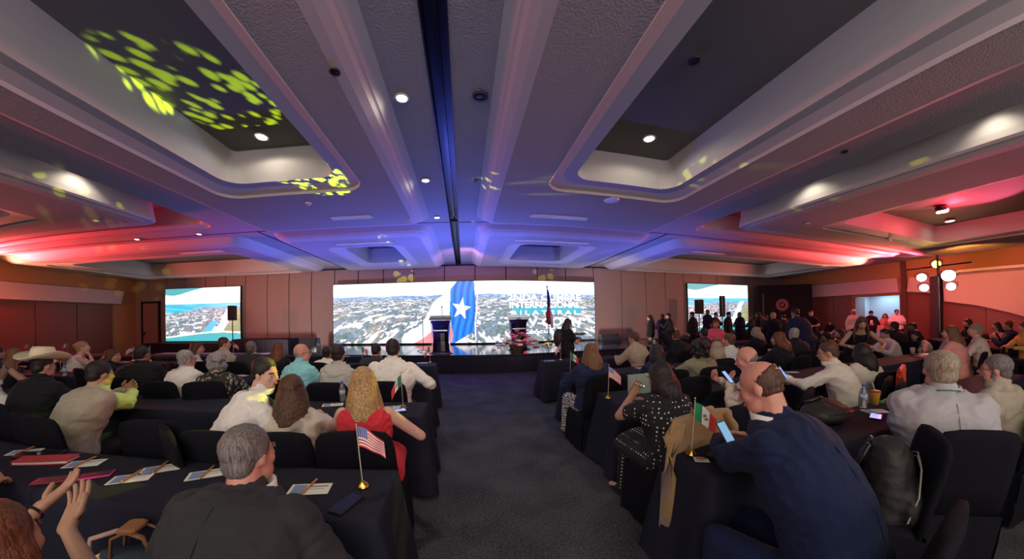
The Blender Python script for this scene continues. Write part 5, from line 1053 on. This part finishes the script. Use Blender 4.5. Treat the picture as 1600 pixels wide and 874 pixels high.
# ------------------------------------------------------------------ table flags
TZ = .747
def onz(x, y, z=TZ):                                       # point on the nearest table top
    q = at_z(x, y, z); rows = LR if q.x < 0 else RR; y0, y1 = min(((r[0] + .05, r[1] - .05) for r in rows), key=lambda r: max(r[0] - q.y, q.y - r[1], 0))
    yy = min(max(q.y, y0), y1); q.x *= yy / q.y; q.y = yy; return q
for x, y, kd, lab, ang in [(567, 758, 'us', 'US flag on gold stand at the near left table corner by the aisle', -.1), (630, 637, 'mx', 'Mexican flag drooping on the second left table by the aisle', 2.9), (672, 566, 'mx', 'small Mexican flag on the fourth left table by the aisle', 2.9), (566, 566, 'mx', 'small Mexican flag standing before the dark grey suit', 0.3),
                           (95, 581, 'us', 'small flag beside the cowboy hat on the third left table', 2.6), (208, 563, 'us', 'small flag left of the black jacket, fourth left table', 2.8), (365, 556, 'us', 'small flag between beige shirt and dark suit, left', 0.2), (235, 560, 'mx', 'small flag right of the black jacket, left', 2.9), (106, 553, 'mx', 'small red and green flag left of the blonde updo', 2.8), (46, 556, 'mx', 'small flag at the far left beyond the hat', 2.8),
                           (1080, 708, 'mx', 'Mexican flag with eagle emblem on the near right table corner', .0), (950, 621, 'us', 'US flag on gold stand before the polka dot dress', -.1), (891, 585, 'mx', 'Mexican flag left of the navy sweater', .1), (876, 562, 'us', 'small furled flag at the aisle end of the fourth right table', 2.8),
                           (1267, 527, 'us', 'pink-lit small flag, left of the far right trio', 2.8), (1287, 531, 'us', 'pink-lit small flag, middle of the far right trio', 2.8), (1305, 528, 'us', 'pink-lit small flag, right of the far right trio', 2.8), (1382, 522, 'us', 'tiny pale flag near the white-collared guest', 0.2), (1018, 549, 'mx', 'tiny pale flag above the black hair behind the polka dots', .2)]:
    q = onz(x, y, TZ + .01)
    desk_flag(q.x, q.y, TZ, kd, lab, ang, .9 if (x in (630, 876, 672)) else .55)
# ------------------------------------------------------------------ things on the near left table
for x, y, rz, lab in [(484, 765, .15, 'leaflet with orange pen beside the dark phone, near left table'), (325, 741, .5, 'leaflet with pen left of the charcoal suit'), (252, 733, .55, 'leaflet with pen, right one of the crossed pair'), (205, 748, .45, 'leaflet with pen, left one of the crossed pair'), (132, 725, .4, 'leaflet with pen beyond the pink phone'), (38, 707, .5, 'white leaflet at the left end of the near table')]:
    q = onz(x, y); programme(q.x, q.y, TZ, rz, lab)
q = onz(541, 789); phone(q.x, q.y, TZ, -.35, 'large dark phone lying face up beside the gold flag base')
q = onz(150, 744); phone(q.x, q.y, TZ, -1.0, 'bright pink cased phone on the near left table', case=(.75, .05, .25))
q = onz(80, 752); phone(q.x, q.y, TZ, -1.05, 'dark red cased phone above the open palms', case=(.25, .01, .03), s=1.1)
q = onz(70, 722); t = thing('notebook', 'thick red-covered notebook at the left end of the near table', 'notebook', (q.x, q.y, TZ), .35)
obj('pages', MB().bbox(-.17, .17, -.05, .05, .003, .018, .003), paper_w, t); obj('cover', MB().bbox(-.175, .175, -.055, .055, .018, .022, .001).bbox(-.175, .175, -.055, .055, 0, .003, .001), M('cover_red', (.50, .05, .06), .6), t)
q = onz(48, 716); t = thing('folder', 'black folder behind the red notebook', 'folder', (q.x, q.y + .05, TZ), .4); obj('cover', MB().bbox(-.15, .15, -.05, .05, 0, .012, .003), BLACKP, t); obj('clasp', MB().lathe([(.012, .012), (.012, .018), (.004, .02)], n=10), silver, t)
# ------------------------------------------------------------------ bags on chair at lower left
q = at_z(212, 845, .62)
t = thing('tote_bag', 'dark denim tote bag with a tan leather handle wrap, lower left', 'bag', (q.x, q.y, 0), .2)
obj('bag_body', MB().loft([[(cos(a) * w_, sin(a) * d_, z) for a in [2 * pi * k / 16 for k in range(16)]] for z, w_, d_ in ((.02, .15, .07), (.05, .17, .085), (.35, .19, .085), (.56, .18, .05), (.575, .17, .035))]), M('denim_dark', (.03, .045, .06), .8, bump=.2), t, True)
for y in (-.04, .04): obj('handle', MB().tube([(-.10, y, .55), (-.07, y, .655), (0, y, .685), (.07, y, .655), (.10, y, .55)], .007, 6), M('leather_tan', (.38, .17, .07), .5), t, True)
obj('handle_wrap', MB().bbox(-.042, .042, -.048, .048, .67, .70, .010), M('leather_tan', (.38, .17, .07), .5), t)
q = at_z(190, 866, .52)
t = thing('handbag', 'pinkish beige leather handbag with gold zip at the bottom edge', 'bag', (q.x, q.y - .02, 0), .25)
bm_ = MB(); bm_.ell((0, 0, .42), (.19, .09, .13), n=18, m=10); bm_.ell((0.06, 0, .44), (.13, .08, .11), n=14, m=8); me = evalmesh(bm_, .012, 2, .008, 14, 5); me.materials.append(M('leather_blush', (.55, .36, .28), .5, bump=.2, bs=60)); link('bag_body', me, t)
obj('zip', MB().tube([(-.14, -.02, .51), (-.05, 0, .548), (.06, 0, .552), (.15, -.01, .52)], .006, 6), gold, t); obj('strap', MB().tube([(-.15, 0, .49), (-.12, .02, .60), (0, .03, .63), (.12, .02, .60), (.15, 0, .49)], .012, 6), M('leather_blush', (.55, .36, .28), .5), t, True)
obj('base', MB().bbox(-.16, .16, -.08, .08, 0, .32, .03), M('leather_blush', (.55, .36, .28), .5), t)
# ------------------------------------------------------------------ other left tables
for x, y, lab in [(520, 633, 'white leaflet on the second left table left of the red dress'), (617, 637, 'white leaflet beside the Mexican flag, second left table')]:
    q = onz(x, y); programme(q.x, q.y, TZ, .3, lab, pen=False)
q = onz(621, 643); phone(q.x, q.y, TZ, -1.2, 'blue-lit phone at the right arm of the red dress', lit=(.25, .4, .9))
def bottle(x, y, label, z=TZ, cap=(.05, .15, .75), h=.2, water=(.75, .8, .85)):
    t = thing('water_bottle', label, 'bottle', (x, y, z), 0, 'water bottles')
    obj('bottle_body', MB().lathe([(.028, 0), (.031, .01), (.031, .06), (.029, .07), (.031, .08), (.031, .125), (.022, .155), (.012, .172), (.012, .185)], n=16), M('clear_plastic', (.85, .88, .9), .08, trans=.85, spec=.5), t, True)
    obj('cap', MB().lathe([(.014, .183), (.014, .203), (.012, .205)], n=14), M('cap_blue', cap, .4), t, True); obj('wrapper', MB().lathe([(.0315, .07), (.0315, .115)], n=16), M('bottle_label', (.45, .5, .65), .5), t, True)
def cup(x, y, label, col=(.8, .72, .6), z=TZ, h=.11, r=.04, lid=(.75, .7, .65), straw=False):
    t = thing('drink_cup', label, 'cup', (x, y, z), 0, 'drink cups')
    obj('cup_body', MB().lathe([(r * .75, 0), (r, h * .95), (r * 1.05, h)], n=16), M('cup_%d_%d' % (int(col[0] * 99), int(col[1] * 99)), col, .5), t, True); obj('lid', MB().lathe([(r * 1.1, h), (r * 1.1, h + .008), (r * .85, h + .016)], n=16), M('lid_%d' % int(lid[0] * 99), lid, .4), t, True)
    if straw: obj('straw', MB().tube([(0, 0, h), (-.02, .01, h + .07), (-.045, .01, h + .10)], .0045, 6), M('straw_pale', (.6, .58, .5), .4), t)
q = onz(533, 628); bottle(q.x, q.y + .05, 'clear water bottle left of the red dress, second left table')
q = onz(102, 596, TZ); bottle(q.x, q.y, 'water bottle between the cowboy hat and the tan suit jacket'); 
for x, y, lab in [(352, 586, 'white paper on the third left table near the leaf pattern'), (378, 582, 'paper sheet right on the third left table'), (195, 566, 'white papers on the fourth left table before the black jacket'), (372, 560, 'white papers by the small flag between beige shirt and dark suit'), (660, 562, 'papers on the fourth left table near the aisle'), (540, 561, 'blue-lit papers behind the striped shirt')]:
    q = onz(x, y); programme(q.x, q.y, TZ, random.uniform(-.4, .4), lab, pen=False)
# ------------------------------------------------------------------ near right table
q = onz(1096, 719); t = thing('name_badge', 'small white printed card by the eagle flag', 'card', (q.x, q.y, TZ), -.5); obj('card', MB().bbox(-.04, .04, -.03, .03, 0, .003, .001), paper_w, t); obj('print_block', MB().box(-.03, .03, .0, .022, .003, .0035).box(-.03, .01, -.02, -.01, .003, .0035), M('print_rose', (.45, .12, .15), .6), t)
q = onz(1128, 714); t = thing('folder', 'black folder under the navy suit forearms', 'folder', (q.x + .08, q.y - .02, TZ), .3); obj('cover', MB().bbox(-.16, .16, -.11, .11, 0, .014, .004), BLACKP, t); obj('spine', MB().bbox(-.165, -.15, -.11, .11, 0, .018, .004), chair_cloth, t)
q = at_z(1134, 680, .97); phone(q.x, q.y, q.z, 0, 'lit phone in the hands of the navy suit', lit=(.18, .34, .52), tilt=(radians(50), 0, radians(10)), s=.85)
q = at_z(1136, 590, .98); phone(q.x, q.y, q.z, 0, 'lit phone in the hands of the cream shirt', lit=(.25, .45, .6), s=.85, tilt=(radians(45), 0, radians(15)))
q = at_z(997, 602, .93); phone(q.x, q.y, q.z, 0, 'pale lit phone at the hands of the polka dot dress', lit=(.8, .85, .9), tilt=(radians(20), 0, radians(60)), s=.8)
q = at_z(1222, 583, .95); t = thing('tablet', 'blue-lit tablet held by the guest with glasses', 'tablet', q); t.rotation_euler = (radians(55), 0, radians(35)); obj('case', MB().bbox(-.09, .09, -.065, .065, 0, .01, .004), BLACKP, t); obj('display', MB().box(-.083, .083, -.058, .058, .01, .011), M('tablet_display', (.02, .05, .2), .2, emit=(.08, .25, .95), es=2), t)
q = at_z(1560, 527, 1.08); phone(q.x, q.y, q.z, 0, 'small glowing phone of the navy jacket at the right edge', lit=(.8, .9, .95), tilt=(radians(60), 0, radians(40)))
q = at_z(1300, 662, TZ); bx, by = q.x, q.y
t = thing('backpack', 'rounded black backpack lying on the near right table', 'bag', (bx, by + .05, TZ), .1)
b_ = MB(); b_.ell((0, 0, .075), (.22, .15, .08), n=20, m=10); b_.ell((.04, .02, .10), (.15, .11, .06), n=16, m=8); me = evalmesh(b_, .014, 2, .006, 12, 9); me.materials.append(M('nylon_black', (.022, .020, .018), .6, bump=.2)); link('bag_body', me, t)
obj('zip', MB().tube([(-.17, -.10, .10), (-.05, -.15, .11), (.08, -.14, .11), (.17, -.09, .10)], .005, 6), BLACKP, t); obj('red_tag', MB().bbox(.02, .08, -.155, -.145, .10, .115, .003), M('tag_red', (.45, .04, .03), .6), t); obj('strap', MB().tube([(-.1, .1, .14), (0, .05, .17), (.1, .08, .15)], .014, 6), BLACKP, t, True)
q = onz(1348, 630); bottle(q.x, q.y, 'water bottle with blue cap behind the black backpack')
q = onz(1366, 630); cup(q.x, q.y, 'amber iced drink cup with brown lid and bent straw', (.60, .32, .05), lid=(.28, .07, .03), straw=True)
q = onz(1359, 650); phone(q.x, q.y - .04, TZ, -1.2, 'blue and violet lit phone lying before the bottle', lit=(.35, .40, 1.0))
q = onz(1368, 643); programme(q.x, q.y, TZ, -.4, 'printed leaflet beside the blue and violet phone', pen=False)
q = onz(1385, 627); t = thing('napkin', 'crumpled green and yellow wrappers beside the amber drink', 'wrapper', (q.x, q.y, TZ)); obj('paper_fold', MB().loft([[(-.05, -.03, 0), (.05, -.035, 0), (.055, .03, 0), (-.045, .035, 0)], [(-.03, -.02, .02), (.03, -.03, .012), (.04, .02, .022), (-.02, .02, .012)]]), M('wrapper_yellow', (.65, .6, .08), .6), t); obj('green_fold', MB().loft([[(-.10, -.03, 0), (-.04, -.03, 0), (-.04, .02, 0), (-.10, .02, 0)], [(-.09, -.02, .014), (-.05, -.02, .02), (-.05, .01, .01), (-.09, .01, .016)]]), M('wrapper_green', (.08, .35, .1), .6), t)
# big backpack hanging beside the grey suit
q = at_z(1398, 690, .86)
t = thing('backpack', 'large black backpack with pale zip lines beside the grey suit jacket', 'bag', (q.x, q.y, 0), .35)
b_ = MB(); b_.loft([[(cos(a) * w_ * (1 if abs(cos(a)) < .9 else 1), y0_ + sin(a) * d_, z) for a in [2 * pi * k / 18 for k in range(18)]] for z, w_, d_, y0_ in ((.36, .13, .08, 0), (.40, .17, .11, 0), (.62, .18, .12, 0), (.78, .165, .10, .01), (.85, .12, .07, .02), (.87, .06, .04, .02))]); b_.ell((-.03, -.10, .55), (.13, .07, .14), n=14, m=8)
me = evalmesh(b_, .013, 2, .006, 12, 10); me.materials.append(M('nylon_black', (.022, .020, .018), .6, bump=.2)); link('bag_body', me, t)
zp = M('zip_pale', (.45, .42, .35), .5)
for dx, r in ((-.02, .14), (.05, .13)): obj('zip', MB().tube([(dx - r, -.10, .50), (dx - r * .85, -.125, .64), (dx - r * .3, -.12, .76), (dx + r * .3, -.10, .80), (dx + r * .7, -.08, .78)], .004, 6), zp, t)
obj('side_zip', MB().tube([(.12, -.11, .48), (.155, -.09, .62), (.13, -.06, .76)], .004, 6), zp, t)
for s_ in (-.07, .07): obj('shoulder_strap', MB().tube([(s_, .10, .84), (s_ * 1.2, .15, .72), (s_ * 1.2, .14, .50), (s_, .11, .42)], .016, 6), BLACKP, t, True)
chair(q.x - .02, q.y + .1, .6, 'black covered chair carrying the large black backpack', 'black covered banquet chairs').location.z = 0
# camel coat over the chair behind the polka dot dress
_p = [p for p in PEOPLE if 'polka' in p['label']][0].location
chair(_p.x, _p.y, .12, 'black covered chair of the polka dot dress, camel coat over its back', 'black covered banquet chairs')
cx, cy = _p.x - .06, _p.y - .325
t = thing('coat', 'camel brown coat hung over a chair back beside the right tables', 'coat', (cx, cy, 0), .12); cm_ = M('camel_wool', (.34, .20, .085), .85, bump=.3, bs=90, sheen=.3, var=.1)
m = MB(); rowsF = []
for z, w_, y_ in ((.955, .235, .03), (.962, .25, -.01), (.94, .27, -.022), (.85, .29, -.028), (.65, .30, -.03), (.45, .30, -.03), (.22, .28, -.025)):
    rowsF.append([(w_ * (k / 12 - .5) * 2, y_ + .012 * sin(k * 1.7 + z * 4) * (1 - z), z - (.012 * sin(k * .9) if z < .3 else 0) - .015 * abs(k / 6 - 1) ** 2) for k in range(13)])
m.loft(rowsF, closed=False, caps=False); o = obj('coat_back', m, cm_, t, True); so = o.modifiers.new('s', 'SOLIDIFY'); so.thickness = .012
for q_ in (-1, 1):
    obj('sleeve', MB().tube([(q_ * .20, -.01, .93), (q_ * .265, -.03, .84), (q_ * .28, -.04, .62), (q_ * .27, -.04, .38), (q_ * .265, -.04, .30)], [.04, .058, .052, .045, .042], 12, flat=.6), cm_, t, True)
m = MB(); m.tube([(-.09, .0, .965), (0, -.035, .975), (.09, 0, .965)], [.02, .026, .02], 8); obj('coat_collar', m, cm_, t, True)
# red bag on chair, leather handbag, cups farther right
q = at_z(1403, 572, .99); t = thing('tote_bag', 'bright red tote bag hung on the black chair, right side', 'bag', (q.x, q.y + .02, 0), .3); rd = M('bag_red', (.80, .09, .05), .6, bump=.1)
obj('bag_body', MB().loft([[(-w_, -.05 - d_, z), (w_, -.05 - d_, z), (w_, -.05 + d_, z), (-w_, -.05 + d_, z)] for z, w_, d_ in ((.52, .05, .02), (.62, .07, .03), (.80, .10, .035), (.90, .20, .03), (.97, .24, .02), (.985, .22, .012))]), rd, t); obj('strap', MB().tube([(-.20, -.05, .95), (-.29, -.05, .99), (-.27, -.05, .91), (-.18, -.05, .90)], .012, 6), rd, t, True)
q = at_z(1068, 590, .80); t = thing('handbag', 'brown leather handbag beside the brown satin jacket', 'bag', (q.x, q.y - .1, .47)); b_ = MB(); b_.ell((0, 0, .15), (.14, .07, .14), n=16, m=10); me = evalmesh(b_, .014, 2, .006, 14, 4); me.materials.append(M('leather_brown', (.24, .11, .035), .5, bump=.2)); link('bag_body', me, t); obj('strap', MB().tube([(-.1, 0, .25), (-.06, .02, .36), (.06, .02, .36), (.1, 0, .25)], .01, 6), M('leather_brown', (.24, .11, .035), .5), t, True)
q = at_z(1010, 595, .9); t = thing('scarf', 'pale green cloth bag hung on a chair left of the polka dots', 'cloth', (q.x, q.y + .15, 0)); m = MB(); m.loft([[(w_ * (k / 8 - .5) * 2, y_ + .01 * sin(k * 2), z) for k in range(9)] for z, w_, y_ in ((.94, .14, .02), (.95, .15, -.03), (.8, .16, -.06), (.62, .14, -.07))], closed=False, caps=False); o = obj('cloth_panel', m, M('cloth_sage', (.22, .26, .22), .8), t, True); o.modifiers.new('s', 'SOLIDIFY').thickness = .01; obj('hem', MB().tube([(-.14, -.075, .62), (.14, -.075, .62)], .006, 6), M('cloth_sage', (.22, .26, .22), .8), t)
q = onz(1203, 556); cup(q.x, q.y, 'paper cup before the wavy auburn hair'); q = onz(1426, 553); cup(q.x, q.y, 'tan paper cup left of the open laptop')
q = onz(1439, 553); bottle(q.x, q.y, 'water bottle between paper cup and laptop')
q = onz(1288, 530); bottle(q.x, q.y, 'water bottle by the far right table flags')
for x, y, lab in [(1236, 582, 'white paper on the second right table before the tablet'), (1205, 562, 'pale plate of papers beneath the paper cup'), (1065, 607, 'small leaflet on the table left of the cream shirt'), (858, 564, 'small card by the furled flag, fourth right table'), (1002, 575, 'blue-lit paper behind the navy sweater')]:
    q = onz(x, y); programme(q.x, q.y, TZ, random.uniform(-.5, .5), lab, pen=False)
q = onz(1224, 586); phone(q.x - .1, q.y, TZ, 1.3, 'black phone lying face down on the second right table')
q = onz(1452, 556); t = thing('laptop', 'open grey laptop seen from behind at the right', 'laptop', (q.x, q.y, TZ), radians(-150)); lm = M('laptop_grey', (.42, .40, .38), .4, .3)
obj('keyboard_base', MB().bbox(-.20, .20, -.14, .14, 0, .018, .004), lm, t); o = obj('lid', MB().bbox(-.20, .20, -.006, .006, 0, .27, .004), lm, t); o.location = (0, .14, .015); o.rotation_euler = (radians(-22), 0, 0)
obj('sticker', MB().box(-.14, -.06, .0065, .008, .10, .18).box(.03, .045, .0065, .008, .03, .24), BLACKP, o)
# bag and papers held
q = at_y(905, 522, 6.75); t = thing('paper_sheets', 'white sheets held by the person standing before the screen', 'papers', q); t.rotation_euler = (radians(-20), 0, 0); obj('sheet', MB().bbox(-.13, .13, -.09, .09, 0, .004, .001), paper_w, t); obj('under_sheet', MB().bbox(-.10, .15, -.07, .10, -.005, -.001, .001), paper_w, t)
q = at_y(873, 527, 6.9); t = thing('backpack', 'black backpack worn by the person standing before the screen', 'bag', (q.x, q.y, q.z - .22)); b_ = MB(); b_.ell((0, 0, .2), (.13, .15, .22), n=16, m=10); me = evalmesh(b_, .02, 2, .004, 12, 3); me.materials.append(M('nylon_black', (.022, .020, .018), .6)); link('bag_body', me, t); obj('strap', MB().tube([(.05, -.10, .38), (.2, -.10, .42), (.26, -.06, .28), (.12, -.08, .1)], .02, 6), BLACKP, t, True)
# gobo projectors
gobo('yellow_gobo_left', (-.7, 6.6, 1.5), (-2.8, 3.45, 4.15), 17, 5600, 44, (.66, 1, .0), .40)
gobo('yellow_gobo_wall', (-1.5, 2.5, 3.3), (-2.75, 13, 3.45), 7, 3500, 30, (.85, 1, .0), .40)
gobo('yellow_gobo_wall', (6.0, 3.0, 3.3), (3.2, 13, 3.45), 7, 1600, 30, (.85, 1, .0), .36)
gobo('yellow_gobo_far', (-1.0, -1.0, 2.6), (-11.2, 8.0, 3.75), 12, 1500, 34, (.9, 1, .0), .30)
gobo('yellow_gobo_near', (1.2, 4.6, 3.4), at_y(603, 640, 2.0), 7, 420, 14, (.9, 1, .0), .42)
gobo('yellow_gobo_face', (.8, 5.0, 3.4), at_y(428, 570, 2.0), 4.5, 900, 3, (.95, 1, .0), .9)
gobo('yellow_gobo_sleeve', (1.0, 5.2, 3.4), at_y(178, 628, 2.3), 5, 650, 3, (.6, 1, .0), .9)
gobo('yellow_gobo_right', (-4.5, 6.0, 2.9), (5.6, 3.2, 3.85), 12, 1500, 34, (.9, 1, .0), .28)
gobo('yellow_gobo_rim', (1.8, 5.5, 3.4), at_y(1560, 556, .95), 5, 900, 3, (.75, 1, .0), .9)
gobo('yellow_gobo_rim', (1.5, 6.5, 3.4), at_y(1305, 538, 2.1), 3, 500, 3, (.75, 1, .0), .9)
gobo('yellow_gobo_cloth', (1.6, 3.2, 3.0), (-.38, 1.33, .42), 7, 160, 6, (.8, 1, .0), .40, (1, 3, 1))
